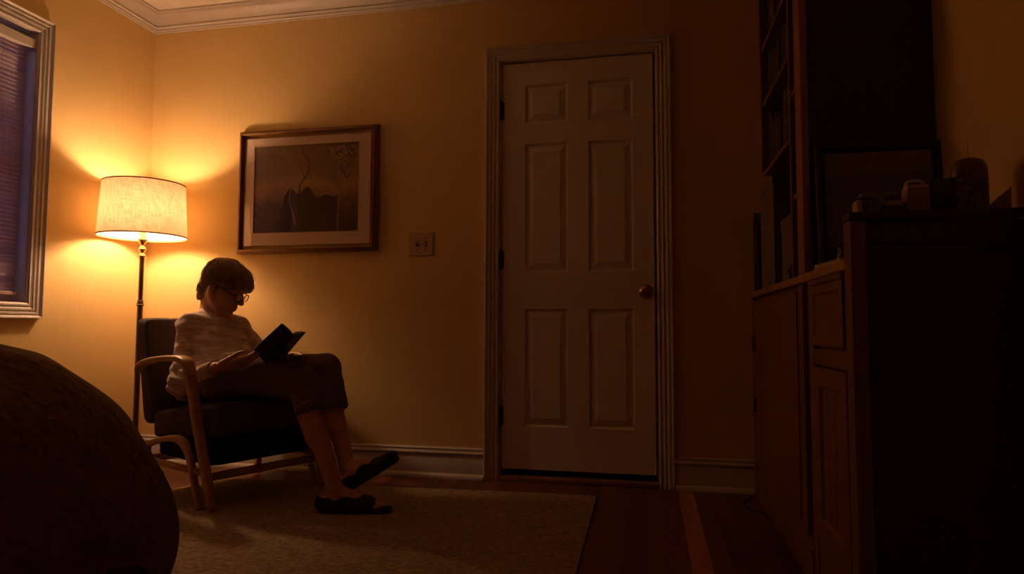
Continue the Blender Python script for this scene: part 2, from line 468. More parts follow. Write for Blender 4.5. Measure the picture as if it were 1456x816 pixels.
def bar(y0,y1,z0,z1,x0=-.105,x1=-.075):
    q0 = W((XL,y0,z0)); q1 = W((XL,y1,z1)); add_box(bm, x0,x1,q0[1],q1[1],q0[2],q1[2], bev=.002)
zm = (WZ0+WZ1)/2
bar(WY0+.006,WY1-.006,WZ0+.006,WZ0+.055); bar(WY0+.006,WY1-.006,WZ1-.045,WZ1-.006)
bar(WY0+.006,WY0+.045,WZ0+.05,WZ1-.04); bar(WY1-.045,WY1-.006,WZ0+.05,WZ1-.04); bar(WY0+.04,WY1-.04,zm-.02,zm+.02)
obj('window_sash', bm, M_trim, win)
q0 = W((XL,WY0+.04,WZ0+.05)); q1 = W((XL,WY1-.04,WZ1-.04))
obj('window_glass', box(-.092,-.088,q0[1],q1[1],q0[2],q1[2]), M_pane, win)

# venetian blind
blind = thing('venetian_blind', 'slatted window blind in dusky violet light, nearly closed, in the window beside the lamp', 'blind', (XL-.03, (WY0+WY1)/2, WZ1-.006))
hy = (WY1-WY0)/2-.010
bm = box(-.024,.030,-hy,hy,-.078,-.034, bev=.003); obj('head_rail', bm, M_trim, blind)
zb = .890-(WZ1-.006)
ns = 0; z = -.088
while z > zb+.03:
    if ns < 60:
        bm = bmesh.new(); hw = .0125; ang = math.radians(70)
        prev = None
        pts = []
        for s in np.linspace(-1, 1, 6):
            cx = s*hw; cz = .0022*(1-s*s)
            pts.append((cx*math.cos(ang)+cz*math.sin(ang), z - cx*math.sin(ang) + cz*math.cos(ang)))
        for sgn, off in ((1,0),):
            v0 = [bm.verts.new((a-.0, -hy+.012, b)) for a,b in pts]; v1 = [bm.verts.new((a, hy-.022, b)) for a,b in pts]
            for q in range(5): bm.faces.new((v0[q], v0[q+1], v1[q+1], v1[q]))
        bmesh.ops.solidify(bm, geom=bm.faces[:], thickness=.0006)
        obj('slat', bm, M_blind, blind, auto=60)
    ns += 1; z -= .0195
obj('bottom_rail', box(-.012,.014,-hy+.012,hy-.018,zb-.004,zb+.012, bev=.003), M_blind, blind)
for yy in (-hy+.12, hy-.14):
    bm = bmesh.new(); tube(bm, [(.0135, yy, -.07), (.0135, yy, zb)], .0009, 5); obj('ladder_cord', bm, M_blind, blind)

# light switch plate
sw = thing('light_switch', 'small cream two-gang wall switch plate between the picture and the door', 'light switch', (-1.1415, D, 1.174))
bm = bmesh.new()
prev = None
for ins, dy in ((0,0),(0,-.003),(.004,-.007),(.060,-.0072)):
    w_, h_ = .0655-ins, .0600-ins
    if ins == .060: w_, h_ = .0055, .0045
    r = [bm.verts.new((sx*w_, dy, sz*h_)) for sx,sz in ((-1,-1),(1,-1),(1,1),(-1,1))]
    if prev:
        for q in range(4): bm.faces.new((prev[q], prev[(q+1)%4], r[(q+1)%4], r[q]))
    else: bm.faces.new(r)
    prev = r
bm.faces.new(prev)
obj('cover_plate', bm, M_plate, sw)
for sx in (-.0235, .0235):
    bm = box(sx-.0055, sx+.0055, -.0085, -.006, -.012, .012); obj('switch_slot', bm, M_black, sw)
    bm = bmesh.new(); add_box(bm, -.0038,.0038,-.016,0,-.005,.005, bev=.0012, M=Matrix.Translation((sx,-.006,.002)) @ Matrix.Rotation(math.radians(-28 if sx<0 else 28),4,'X'))
    obj('toggle', bm, M_plate, sw)
    for sz in (-.030, .030):
        bm = bmesh.new(); lathe(bm, [(.0005,0),(.0035,0),(.0028,.0012),(.0005,.0015)], 12, M=Matrix.Translation((sx,-.0068,sz)) @ Matrix.Rotation(PI/2,4,'X')); obj('screw', bm, M_knob, sw)

# framed picture
fx0, fx1, fz0, fz1 = -2.168, -1.402, 1.164, 1.790
pic = thing('framed_picture', 'wood-framed landscape picture with pinkish mount and dark tree print beside the lamp', 'picture', ((fx0+fx1)/2, D, (fz0+fz1)/2))
W2, H2 = (fx1-fx0)/2, (fz1-fz0)/2
fp = [(0,.004),(0,.034),(.003,.038),(.008,.036),(.014,.028),(.018,.027),(.022,.022),(.022,.004)]
bm = bmesh.new()
sweep(bm, fp, [(-W2,0,-H2),(W2,0,-H2),(W2,0,H2),(-W2,0,H2)], (0,-1,0), closed=True, flip=-1)
obj('picture_frame', bm, M_frame, pic, auto=35)
ax0, ax1, az0, az1 = -W2+.066, W2-.085, -H2+.085, H2-.063
bm = bmesh.new()
o_ = [(-W2+.02,-H2+.02),(W2-.02,-H2+.02),(W2-.02,H2-.02),(-W2+.02,H2-.02)]; i_ = [(ax0,az0),(ax1,az0),(ax1,az1),(ax0,az1)]
vo = [bm.verts.new((x,-.018,z)) for x,z in o_]; vi = [bm.verts.new((x,-.018,z)) for x,z in i_]; vb = [bm.verts.new((x,-.014,z)) for x,z in i_]
for q in range(4):
    bm.faces.new((vo[q],vo[(q+1)%4],vi[(q+1)%4],vi[q])); bm.faces.new((vi[q],vi[(q+1)%4],vb[(q+1)%4],vb[q]))
mt = obj('mount', bm, M_mat, pic); mt['label'] = 'pinkish mount board around the print'
bm = bmesh.new()   # tiny signature marks under the print
for q in range(9):
    x = ax1-.118 + q*.0135; z = az0-.022+.001*(q%2)
    add_box(bm, x, x+.0012, -.0187, -.018, z-.002, z+.003+.0012*(q%3))
    add_box(bm, x, x+.0045, -.0187, -.018, z-.002+(q%2)*.004, z-.0008+(q%2)*.004)
obj('signature', bm, simple('pencil_grey', (.16,.10,.07), .8), pic)
bm = bmesh.new()
sweep(bm, [(-.001,.013),(-.001,.0195),(.003,.0195),(.003,.013)], [(ax0,0,az0),(ax1,0,az0),(ax1,0,az1),(ax0,0,az1)], (0,-1,0), closed=True, flip=1)
obj('gilt_fillet', bm, M_gold, pic)
def art_mat():
    m, nt, b = new_mat('twilight_tree_print')
    v = coords(nt); 
    sp = N(nt, 'ShaderNodeSeparateXYZ'); nt.links.new(v, sp.inputs[0])
    n1 = noise(nt, v, 9, 6, .65, .8)
    mr = N(nt, 'ShaderNodeMapRange'); nt.links.new(sp.outputs['Z'], mr.inputs[0]); mr.inputs[1].default_value = -.23; mr.inputs[2].default_value = .22
    ad = N(nt, 'ShaderNodeMath', operation='MULTIPLY_ADD'); nt.links.new(n1, ad.inputs[0]); ad.inputs[1].default_value = .55; nt.links.new(mr.outputs[0], ad.inputs[2])
    c = ramp(nt, ad.outputs[0], [(.30, (.060,.034,.022)), (.60, (.13,.075,.034)), (.85, (.42,.26,.095)), (1.15, (.26,.16,.075))])
    nt.links.new(c, b.inputs['Base Color']); b.inputs['Roughness'].default_value = .6; return m
M_art = [art_mat(), simple('print_hill', (.055,.030,.019), .7, var=.2), simple('print_branch', (.33,.20,.10), .7), simple('print_leaves', (.45,.31,.17), .7, var=.4, nscale=90), simple('print_twig', (.040,.022,.013), .7)]
bm = bmesh.new()
add_box(bm, ax0-.001, ax1+.001, -.0135, -.012, az0-.001, az1+.001)
def poly(pts, y, mi):
    vs = [bm.verts.new((ax0+(ax1-ax0)*u, y, az0+(az1-az0)*w)) for u,w in pts]
    f = bm.faces.new(vs); f.material_index = mi
hill = [(0.30,.02)] + [(u, .44+.05*math.sin(u*16)+.03*math.sin(u*37+1)) for u in np.linspace(.42,.80,24)] + [(.80,.02)]
poly(hill, -.0137, 1)
poly([(.22,.02),(.28,.3),(.30,.42),(.34,.5),(.37,.5),(.42,.44),(.42,.02)], -.01372, 1)
def branch(P, w0, w1, mi, y=-.0139):
    S = spline([(p[0], p[1], 0) for p in P], 6); n = len(S)
    for q in range(n-1):
        a, b_ = S[q], S[q+1]; d = b_-a; L_ = math.hypot(d[0], d[1]) or 1; nx, nz = -d[1]/L_, d[0]/L_
        wa, wb = w0+(w1-w0)*q/n, w0+(w1-w0)*(q+1)/n
        poly([(a[0]-nx*wa, a[1]-nz*wa), (a[0]+nx*wa, a[1]+nz*wa), (b_[0]+nx*wb, b_[1]+nz*wb), (b_[0]-nx*wb, b_[1]-nz*wb)], y, mi)
branch([(.41,.09),(.385,.22),(.345,.38),(.36,.5),(.37,.60)], .007,.004, 2)
branch([(.425,.09),(.43,.25),(.44,.45),(.45,.55),(.52,.68),(.53,.80),(.48,.88),(.45,.99)], .008,.003, 4)
branch([(.53,.76),(.60,.83),(.70,.91)], .004,.002, 2)
branch([(.62,.70),(.70,.69),(.77,.68)], .004,.002, 2)
branch([(.805,.02),(.81,.25),(.82,.45),(.80,.62),(.805,.80)], .009,.005, 2)
branch([(.77,.42),(.70,.47),(.62,.44),(.56,.42)], .003,.002, 2)
branch([(.04,.74),(.08,.84),(.14,.93)], .004,.003, 2); branch([(.30,.84),(.36,.90),(.36,.98)], .006,.003, 2)
branch([(.25,.93),(.29,.98),(.33,.92),(.30,.88)], .003,.002, 2); branch([(.16,.91),(.24,.87),(.30,.84)], .003,.002, 4)
branch([(.82,.72),(.86,.66),(.89,.60),(.92,.66)], .006,.003, 4); branch([(.50,.60),(.46,.70),(.44,.78)], .004,.002, 4)
for q in range(260):
    u, w_ = random.gauss(.84,.055), random.gauss(.90,.055)
    if not (.70 < u < .98 and .72 < w_ < .985): continue
    s = random.uniform(.006,.017); a = random.uniform(0,6.3)
    poly([(u+s*math.cos(a+t)*.8, w_+s*math.sin(a+t)) for t in (0,2.1,4.2)], -.01395-.00001*q/10, 3 if random.random()<.7 else 4)
me = bpy.data.meshes.new('print'); bm.to_mesh(me); bm.free()
link_mesh('print', me, M_art, pic)['label'] = 'dark tree landscape print'
obj('picture_glass', box(-W2+.018, W2-.018, -.0235, -.0225, -H2+.018, H2-.018), M_pglass, pic)

# ------------------------------------------------------------------ floor lamp
LX, LY = -2.535, 2.914
lamp = thing('floor_lamp', 'lit floor lamp with cream linen drum shade and bronze pole in the corner', 'lamp', (LX, LY, 0))
SB, ST, RB, RT = 1.205, 1.475, .2060, .1900
bm = bmesh.new(); lathe(bm, [(.001,0),(.135,0),(.138,.006),(.132,.014),(.11,.020),(.05,.028),(.024,.040),(.016,.055),(.001,.055)], 48); obj('base', bm, M_pole, lamp, auto=50)
bm = bmesh.new(); lathe(bm, [(.0135,.045),(.0135,.850),(.0170,.852),(.0175,.858),(.0150,.861),(.0160,.865),(.0160,.868),(.0130,.870),(.0145,.876),(.0120,.880),(.0115,.884),(.0115,1.098)], 24); obj('pole', bm, M_pole, lamp, auto=40)
bm = bmesh.new(); lathe(bm, [(.0115,1.094),(.0170,1.098),(.0195,1.104),(.0180,1.110),(.0110,1.116),(.0090,1.122),(.0110,1.128),(.0175,1.136),(.0185,1.142),(.0130,1.150),(.0090,1.156),(.0090,1.164),(.0120,1.168),(.0200,1.180),(.0230,1.186),(.0230,1.190),(.0150,1.191),(.0130,1.200),(.0130,1.262),(.001,1.262)], 32)
obj('neck', bm, M_brass, lamp, auto=50)['label'] = 'turned shiny brass neck'
bm = bmesh.new()
lathe(bm, [(RB,SB),(RT,ST)], 96, cap=False)
bmesh.ops.subdivide_edges(bm, edges=[e for e in bm.edges if abs(e.verts[0].co.z-e.verts[1].co.z) > .1], cuts=6)
shade = obj('lamp_shade', bm, M_shade, lamp, smooth=True); shade['label'] = 'glowing cream linen drum shade'
for z, r in ((SB, RB), (ST, RT)):
    bm = bmesh.new()
    lathe(bm, [(r-.0012,z-.003),(r+.0014,z-.003),(r+.0014,z+.003),(r-.0012,z+.003),(r-.0012,z-.003)], 96, cap=False)
    obj('shade_binding', bm, M_rim, shade)
bm = bmesh.new()
tube(bm, [(0,0,1.262),(0,0,1.455)], .002, 6) if False else None
for a in (0, 2*PI/3, 4*PI/3):
    tube(bm, [(0.012*math.cos(a),0.012*math.sin(a),1.468),(RT*math.cos(a),RT*math.sin(a),1.472)], .0015, 6)
for s in (-1,1):
    tube(bm, spline([(0.014*s,0,1.255),(.045*s,0,1.30),(.048*s,0,1.38),(.03*s,0,1.45),(.0,0,1.468)], 5), .0014, 6)
obj('harp', bm, M_brass, lamp)
BZ = 1.345
bm = bmesh.new(); lathe(bm, [(.001,1.262),(.013,1.262),(.013,1.285),(.020,1.305),(.0300,1.330),(.0315,1.345),(.028,1.362),(.018,1.374),(.001,1.378)], 20)
BULB = 405.0
obj('bulb', bm, emit('bulb_glow', (1.0,.57,.31), BULB), lamp, smooth=True)['label'] = 'glowing warm bulb inside the shade'

# ------------------------------------------------------------------ rug
RZ = .008
ro = [(-.215,1.30),(-.232,2.992),(-.55,2.985),(-1.2,2.95),(-2.05,2.955),(-2.16,2.62),(-2.20,1.30)]
bm = bmesh.new(); pts = []
for i in range(len(ro)):
    a, b_ = np.array(ro[i]), np.array(ro[(i+1)%len(ro)]); L_ = np.linalg.norm(b_-a); n = max(2, int(L_/.02))
    d = (b_-a)/L_; nn = np.array([-d[1], d[0]])
    for q in range(n):
        p = a+(b_-a)*q/n + nn*random.uniform(-.0016,.0016); pts.append(p)
lo = [bm.verts.new((p[0],p[1],.0005)) for p in pts]
cxy = np.mean(pts, axis=0)
hi = [bm.verts.new((p[0]+(cxy[0]-p[0])*.002,p[1]+(cxy[1]-p[1])*.002,RZ)) for p in pts]
for q in range(len(pts)): bm.faces.new((lo[q], lo[(q+1)%len(pts)], hi[(q+1)%len(pts)], hi[q]))
bm.faces.new(hi); bm.faces.new(lo[::-1])
tag(obj('rug', bm, M_rug), 'beige looped pile rug on the wooden floor under the armchair', 'rug')

# ------------------------------------------------------------------ bed and quilt
BX, BY = -1.175, 1.625       # foot corner of the quilt at its widest
bed = thing('bed', 'low bed in the near corner, mostly hidden under the puckered quilt', 'bed', (-1.98, .3, 0))
bm = box(-.70,.755,-1.35,1.255,.055,.33, bev=.02); obj('bed_base', bm, M_skirt, bed)
bm = cushion([(x,y,z) for x in (-.70,.55) for y in (-1.35,1.02) for z in (.36,.60)], 10, 9); obj('mattress', bm, M_skirt, bed, smooth=True)
for lx in (-.62,.50):
    for ly in (-1.25,.88):
        bm = bmesh.new(); lathe(bm, [(.025,0),(.03,.085)], 16, c=(lx,ly,0)); obj('leg', bm, M_case_dark, bed)
# quilt: rounded-rectangle rings, inset by height
prof = [(.012,.125),(.000,.20),(.002,.30),(.018,.38),(.044,.45),(.080,.525),(.128,.592),(.175,.638),(.225,.680),(.29,.704),(.37,.714),(.50,.717),(.62,.717)]
bx0, by0 = -2.74, YF+.06
def ringpts(d, n_side=70, n_c=26):
    r = max(.24-d*.25, .06)
    x1, y1, x0, y0 = BX-d, BY-d, bx0+d*.1, by0+d*.1
    P = []
    for t in np.linspace(0,1,n_side,endpoint=False): P.append((x1, y0+(y1-r-y0)*t, 1,0))
    for t in np.linspace(0,PI/2,n_c,endpoint=False): P.append((x1-r+r*math.cos(t), y1-r+r*math.sin(t), math.cos(t), math.sin(t)))
    for t in np.linspace(0,1,n_side): P.append((x1-r+(x0-x1+r)*t, y1, 0,1))
    P.append((x0, y0, 0, 0))
    return P
fine = []
pr_ = [np.array(p) for p in prof]
S = spline([(p[0],p[1],0) for p in pr_], 5)
bm = bmesh.new(); rings = []
for s in S:
    d, z = s[0], s[1]; ring = []
    P = ringpts(d); n = len(P)
    for i, (x,y,nx,ny) in enumerate(P):
        h = max(0, (.55-z)/.45)
        s_ = y if i < 70 else (BY + (i-70)*.03)
        f = (.016*math.sin(s_*11+.6) + .010*math.sin(s_*23+z*4+1.3))*h**1.2
        # drooping corner gathers outward and lower
        cw = math.exp(-((i-84)/13.0)**2)
        f += .020*cw*math.exp(-((z-.24)/.12)**2)
        zz = z
        if z < .33: zz = z - cw*.045*(.33-z)/.2 + (1-cw)*.105*(.33-z)/.2
        # fold line down the side, just before the corner
        f += -.020*math.exp(-((y-1.30)/.022)**2)*h*(1 if i < 70 else 0) + .014*math.exp(-((y-1.25)/.03)**2)*h*(1 if i < 70 else 0)
        zz += .0035*math.sin(x*31+y*7)*math.sin(y*27-x*5)
        ring.append(bm.verts.new((x+nx*f, y+ny*f, zz)))
    rings.append(ring)
for i in range(len(rings)-1):
    n = len(rings[i])
    for k_ in range(n): bm.faces.new((rings[i][k_], rings[i][(k_+1)%n], rings[i+1][(k_+1)%n], rings[i+1][k_]))
bm.faces.new(rings[-1])
qo = obj('quilt', bm, M_quilt, smooth=True)
tag(qo, 'dark puckered quilt draped over the bed near the armchair', 'quilt')
sm = qo.modifiers.new('s','SOLIDIFY'); sm.thickness = .012; sm.offset = -1

# ------------------------------------------------------------------ built-in cabinets and bookcase on the right wall
FX = .460; GAP = .002
def door_panel(bm, y0, y1, z0, z1, x, rail=.05, dep=.008, th=.018):
    """frame-and-panel front facing -X"""
    prev = None
    for ins, dx in ((0,0),(rail,0),(rail+.006,dep),(rail+.03,dep)):
        r = [bm.verts.new((x+dx, y0+ins, z0+ins)), bm.verts.new((x+dx, y1-ins, z0+ins)), bm.verts.new((x+dx, y1-ins, z1-ins)), bm.verts.new((x+dx, y0+ins, z1-ins))]
        if prev:
            for k in range(4): bm.faces.new((prev[k], prev[(k+1)%4], r[(k+1)%4], r[k]))
        else: first = r
        prev = r
    bm.faces.new(prev)
    b = [bm.verts.new((x+th, v.co.y, v.co.z)) for v in first]
    for k in range(4): bm.faces.new((first[k], first[(k+1)%4], b[(k+1)%4], b[k]))
    bm.faces.new(b)

# far base cabinet
c1 = thing('base_cabinet', 'wooden base cabinet with flat door under the tall bookcase, next to the doorway wall', 'cabinet', (FX+.18, 2.66, 0))
ox, oy = FX+.18, 2.66
bm = bmesh.new()
add_box(bm, .020-.18, XR-ox-GAP, 2.105-oy, D-oy-GAP, .12, .885)
add_box(bm, -.175, -.158, 3.165-oy, D-oy-GAP, .12, .885, bev=.002)
add_box(bm, -.175, -.158, 2.185-oy, 2.255-oy, .12, .885, bev=.002)
obj('body', bm, M_case, c1)
bm = bmesh.new(); door_panel(bm, 2.275-oy, 3.155-oy, .145, .870, -.176, rail=.012, dep=.0015); d_ = obj('door', bm, M_case, c1)
for hz in (.675, .405):
    bm = bmesh.new(); tube(bm, [(-.180, 3.160-oy, hz-.035), (-.180, 3.160-oy, hz+.035)], .005, 8); add_box(bm, -.179,-.176,3.125-oy,3.155-oy,hz-.03,hz+.03); obj('hinge', bm, M_hinge, d_)
bm = bmesh.new()
tp = [(0,0),(.020,0),(.020,.100),(.014,.108),(.014,.118),(.004,.124),(0,.126)]
sweep(bm, tp, [(-.160, D-oy-GAP, 0), (-.160, 2.105-oy, 0)], (0,0,1), flip=-1)
obj('plinth', bm, M_case, c1, auto=35)
# near base cabinet with drawer
c2 = thing('base_cabinet', 'wooden base cabinet with a drawer above a panelled door, between bookcase and low end wall', 'cabinet', (FX+.18, 1.9, 0))
oy2 = 1.9
bm = bmesh.new()
add_box(bm, .020-.18, XR-ox-GAP, 1.702-oy2, 2.095-oy2, .0, .885)
add_box(bm, -.178, -.158, 2.045-oy2, 2.095-oy2, .0, .885, bev=.002)
add_box(bm, -.176, -.158, 1.702-oy2, 1.72-oy2, .0, .885, bev=.002)
add_box(bm, -.176, -.158, 1.72-oy2, 2.045-oy2, .645, .690, bev=.002)
add_box(bm, -.176, -.158, 1.72-oy2, 2.045-oy2, .0, .165, bev=.002)
obj('body', bm, M_case, c2)
bm = bmesh.new(); door_panel(bm, 1.724-oy2, 2.041-oy2, .700, .866, -.184, rail=.022, dep=.006, th=.024)
dr = obj('drawer', bm, M_case, c2)
obj('drawer_rail', box(-.188,-.158,1.722-oy2,2.043-oy2,.868,.884,bev=.003), M_case, c2)
bm = bmesh.new(); door_panel(bm, 1.724-oy2, 2.041-oy2, .168, .640, -.180, rail=.05, dep=.009, th=.02)
for q in range(3): add_box(bm, -.173,-.168,1.80-oy2+q*.06,1.855-oy2+q*.06,.23,.58)
obj('door', bm, M_case, c2)
tag(obj('worktop', box(FX-.002, XR-GAP, 1.702, D-GAP, .887, .912, bev=.004), M_oak), 'plain wooden worktop running along the base cabinets under the bookcase', 'worktop')
# low end wall (partition) with framed edge
ep = thing('end_panel', 'dark low cabinet end panel with pale edge and moulded top, carrying tins and a candle', 'cabinet panel', (FX+.18, 1.672, 0))
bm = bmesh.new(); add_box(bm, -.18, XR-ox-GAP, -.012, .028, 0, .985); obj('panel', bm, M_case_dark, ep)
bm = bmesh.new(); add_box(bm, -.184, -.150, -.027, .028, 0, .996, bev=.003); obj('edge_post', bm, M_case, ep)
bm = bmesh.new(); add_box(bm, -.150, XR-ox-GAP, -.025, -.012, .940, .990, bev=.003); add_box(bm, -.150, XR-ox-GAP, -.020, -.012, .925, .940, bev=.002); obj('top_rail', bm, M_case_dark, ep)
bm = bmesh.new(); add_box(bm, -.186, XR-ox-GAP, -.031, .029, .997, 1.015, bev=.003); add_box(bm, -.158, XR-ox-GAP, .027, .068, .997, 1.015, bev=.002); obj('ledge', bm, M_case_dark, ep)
# tall bookcase
bc = thing('bookcase', 'tall built-in wooden bookcase with open shelves of books reaching the ceiling', 'bookcase', (FX+.18, 2.5, .913))
by = 2.5; bz = .913
def bb(bm, x0,x1,y0,y1,z0,z1,bev=.0015): add_box(bm, x0-ox,x1-ox,y0-by,y1-by,z0-bz,z1-bz,bev=bev)
BT = CH-.003
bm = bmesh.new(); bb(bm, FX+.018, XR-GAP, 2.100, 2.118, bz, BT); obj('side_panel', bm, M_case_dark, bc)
bm = bmesh.new(); bb(bm, FX-.006, FX+.016, 2.098, 2.178, bz, BT, .003); obj('front_post', bm, M_post, bc)
bm = bmesh.new(); bb(bm, FX, XR-.02, 2.280, 2.300, bz, BT); obj('divider', bm, M_case, bc)
bm = bmesh.new(); bb(bm, FX, XR-.02, 2.825, 2.850, 1.385, BT); obj('side_panel', bm, M_case, bc)
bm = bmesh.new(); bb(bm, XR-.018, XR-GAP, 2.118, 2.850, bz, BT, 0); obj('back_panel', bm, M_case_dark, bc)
SH = [1.385, 1.668, 1.900, 2.165]
for z in SH:
    bm = bmesh.new(); bb(bm, FX+.004, XR-.02, 2.302, 2.823, z-.018, z, .002); obj('shelf', bm, M_case, bc)
for z in (1.180, 1.52, 1.86, 2.19):
    bm = bmesh.new(); bb(bm, FX+.004, XR-.02, 2.120, 2.278, z-.018, z, .002); obj('shelf', bm, M_case, bc)

# books
cols = [((.13,.035,.025),'dark red'),((.05,.06,.05),'dark green'),((.06,.05,.07),'dark blue'),((.22,.16,.10),'tan'),((.05,.03,.025),'dark brown'),((.28,.22,.17),'cream'),((.10,.055,.03),'brown')]
BM = [simple('cloth_'+c[1].replace(' ','_'), tuple(v*.6 for v in c[0]), .6, var=.25, nscale=30) for c in cols]
def book(y, th, h, z, dep, mi, label, group, lean=0, x=.49):
    b = thing('book', label, 'book', (x, y, z+.0005), 0, group)
    b.rotation_euler = (lean, 0, 0)
    bm = bmesh.new()
    add_box(bm, 0, dep, 0, .0025, 0, h); add_box(bm, 0, dep, th-.0025, th, 0, h); add_box(bm, -.002, .0015, 0, th, 0, h, bev=.0008)
    for q in (.12, .16, .82): add_box(bm, -.003, -.001, .001, th-.001, h*q, h*q+.003)
    obj('cover', bm, BM[mi], b)
    obj('page_block', box(.002, dep-.004, .0028, th-.0028, .003, h-.003), M_page, b)
    return b
poss = ['nearest the doorway wall', 'second from the doorway wall', 'third from the doorway wall', 'fourth from the doorway wall', 'fifth from the doorway wall', 'sixth from the doorway wall', 'seventh from the doorway wall', 'eighth from the doorway wall', 'ninth from the doorway wall','tenth from the doorway wall','eleventh from the doorway wall','twelfth from the doorway wall']
shelfname = ['lowest long', 'second-lowest long', 'third long', 'top long']
for si, z in enumerate(SH):
    hmax = (SH[si+1]-.022 if si+1 < len(SH) else BT) - z - .012
    y = 2.820; n = 0
    while n < 11:
        th = random.uniform(.020,.046); h = min(hmax, random.uniform(.17,.235))
        if (si == 0 and n == 0): th = .034; h = min(hmax, .245)
        y -= th+.0015
        if y < 2.308: break
        mi = random.randrange(len(BM))
        if random.random() < .12 and n > 2: y -= .03
        book(y, th, h, z, random.uniform(.15,.20), mi, f'{cols[mi][1]} book, {poss[n]} on the {shelfname[si]} bookcase shelf', f'books on the {shelfname[si]} shelf')
        n += 1
for si, z in enumerate((.912, 1.180, 1.52, 1.86, 2.19)):
    y = 2.276
    names = ['worktop under the narrow bay','lowest shelf of the narrow bay','second shelf of the narrow bay','third shelf of the narrow bay','top shelf of the narrow bay']
    for n in range(3):
        th = random.uniform(.024,.036); y -= th+.0015; h = random.uniform(.18,.235)
        mi = random.randrange(len(BM)) if si != 1 else 1
        book(y, th, h, z+.0005, random.uniform(.15,.20), mi, f'{cols[mi][1]} book, {poss[n]} on the {names[si]}', f'books on the {names[si]}', x=.475)

# things on the worktop below the open bookcase
def carton(name, label, x0,x1,y0,y1,z0,z1, mat=M_box):
    b = thing(name, label, 'box', ((x0+x1)/2, (y0+y1)/2, z0))
    hx, hy_, h = (x1-x0)/2, (y1-y0)/2, z1-z0
    obj('body', box(-hx,hx,-hy_,hy_,0,h-.03, bev=.002), mat, b)
    obj('lid', box(-hx-.003,hx+.003,-hy_-.003,hy_+.003,h-.032,h, bev=.002), mat, b)
    return b
carton('file_box', 'tall grey card box with lid, standing behind the smaller box on the worktop', .480,.72,2.720,3.02,.913,1.345)
carton('storage_box', 'smaller grey-brown card box behind the pale cloth bundle on the worktop', .486,.70,2.43,2.60,.913,1.145)
for q, (th, h) in enumerate(((.014,.34),(.010,.36),(.018,.33),(.008,.35),(.012,.30))):
    y = 3.19 - q*.030
    mi = (5,4,3,5,1)[q]
    b = thing('magazine_file', ['thin cream folder, nearest the doorway wall','dark folder beside the cream folder by the doorway wall','tan folder, middle one of five on the worktop','second cream folder, fourth from the doorway wall','dark green folder beside the tall grey box'][q], 'folder', (.475, y, .9135), 0, 'upright folders by the wall')
    bm = bmesh.new(); add_box(bm, 0,.22,0,.002,0,h); add_box(bm, 0,.22,th-.002,th,0,h-.01); add_box(bm, 0,.22,0,th,0,.003); obj('cover', bm, BM[mi], b)
    obj('papers', box(.004,.215,.0025,th-.0025,.004,h-.02), M_page, b)
# cloth bundle
bm = bmesh.new(); bmesh.ops.create_icosphere(bm, subdivisions=4, radius=1)
for v in bm.verts:
    p = v.co.copy(); f = 1+.10*math.sin(5*p.x+3*p.z)+.07*math.sin(9*p.y-4*p.z+1)
    v.co = Vector((p.x*.045*f, p.y*.055*f, (p.z*.062*f)*(1-.25*max(0,p.z)) ))
    v.co.z = max(v.co.z, -.045)
tag(obj('cloth_bundle', bm, M_cloth, smooth=True, loc=(.570,2.363,.9585)), 'pale rounded cloth bundle in front of the grey boxes on the worktop', 'cloth')
bm = bmesh.new(); bmesh.ops.create_icosphere(bm, subdivisions=4, radius=1)
for v in bm.verts:
    p = v.co.copy(); f = 1+.12*math.sin(6*p.x+5*p.y)+.08*math.sin(9*p.z)
    v.co = Vector((p.x*.025*f, p.y*.032*f, max(p.z*.034*f,-.02)))
tag(obj('glove', bm, M_slipper, smooth=True, loc=(.488,2.362,.9335)), 'small dark crumpled cloth in front of the pale bundle', 'cloth')

# dark framed picture leaning on the bookcase side
fr = thing('framed_picture', 'large dark unlit framed picture leaning against the bookcase side on the worktop', 'picture', (.655, 2.062, .9145))
fr.rotation_euler = (math.radians(-4.5), 0, 0)
bm = bmesh.new(); sweep(bm, [(0,0),(0,.014),(.004,.018),(.012,.014),(.014,.010),(.014,0)], [(-.155,0,.0),(.155,0,.0),(.155,0,.360),(-.155,0,.360)], (0,-1,0), closed=True, flip=-1); obj('picture_frame', bm, M_case_dark, fr, auto=35)
obj('print', box(-.143,.143,-.006,-.001,.012,.348), M_dark, fr)
bm = bmesh.new(); add_box(bm, -.143,.143,-.0075,-.006,.285,.348); obj('reflection_band', bm, simple('painted_reflection', (.085,.06,.05), .6), fr)  # paler strip colours in a reflection across the top of the glass
obj('picture_glass', box(-.143,.143,-.0095,-.0085,.012,.348), M_pglass, fr)
# jars and papers on the near worktop
for q, (x, y) in enumerate(((.495,1.965),(.515,1.92),(.505,1.865))):
    j = thing('glass_jar', ['small smoky glass jar, farthest of three by the dark picture','small smoky glass jar in the middle of the three','small smoky glass jar, closest to the end panel'][q], 'jar', (x+.03, y, .9135), 0, 'small jars on the near worktop')
    bm = bmesh.new(); lathe(bm, [(.001,0),(.014,0),(.015,.003),(.015,.036),(.011,.043),(.011,.046),(.001,.046)], 20); obj('body', bm, M_jar, j, auto=45)
    bm = bmesh.new(); lathe(bm, [(.001,.0462),(.0125,.0462),(.0128,.056),(.001,.057)], 20); obj('lid', bm, M_black, j, auto=45)
pl_ = thing('printed_leaflet', 'folded pale leaflet with printed lines lying on the worktop edge', 'leaflet', (.487, 1.90, .9135), math.radians(4))
bm = bmesh.new()
add_box(bm, -.020,.018,-.105,.115,0,.003, bev=.001); add_box(bm, -.018,.016,-.100,.108,.0032,.0075, bev=.001); add_box(bm, -.019,.012,-.09,.11,.0077,.0125, bev=.001)
obj('sheets', bm, M_cloth, pl_)
bm = bmesh.new()
for q in range(9): add_box(bm, -.0198,-.0192,-.07+q*.016,-.07+q*.016+.011,.009,.0115)
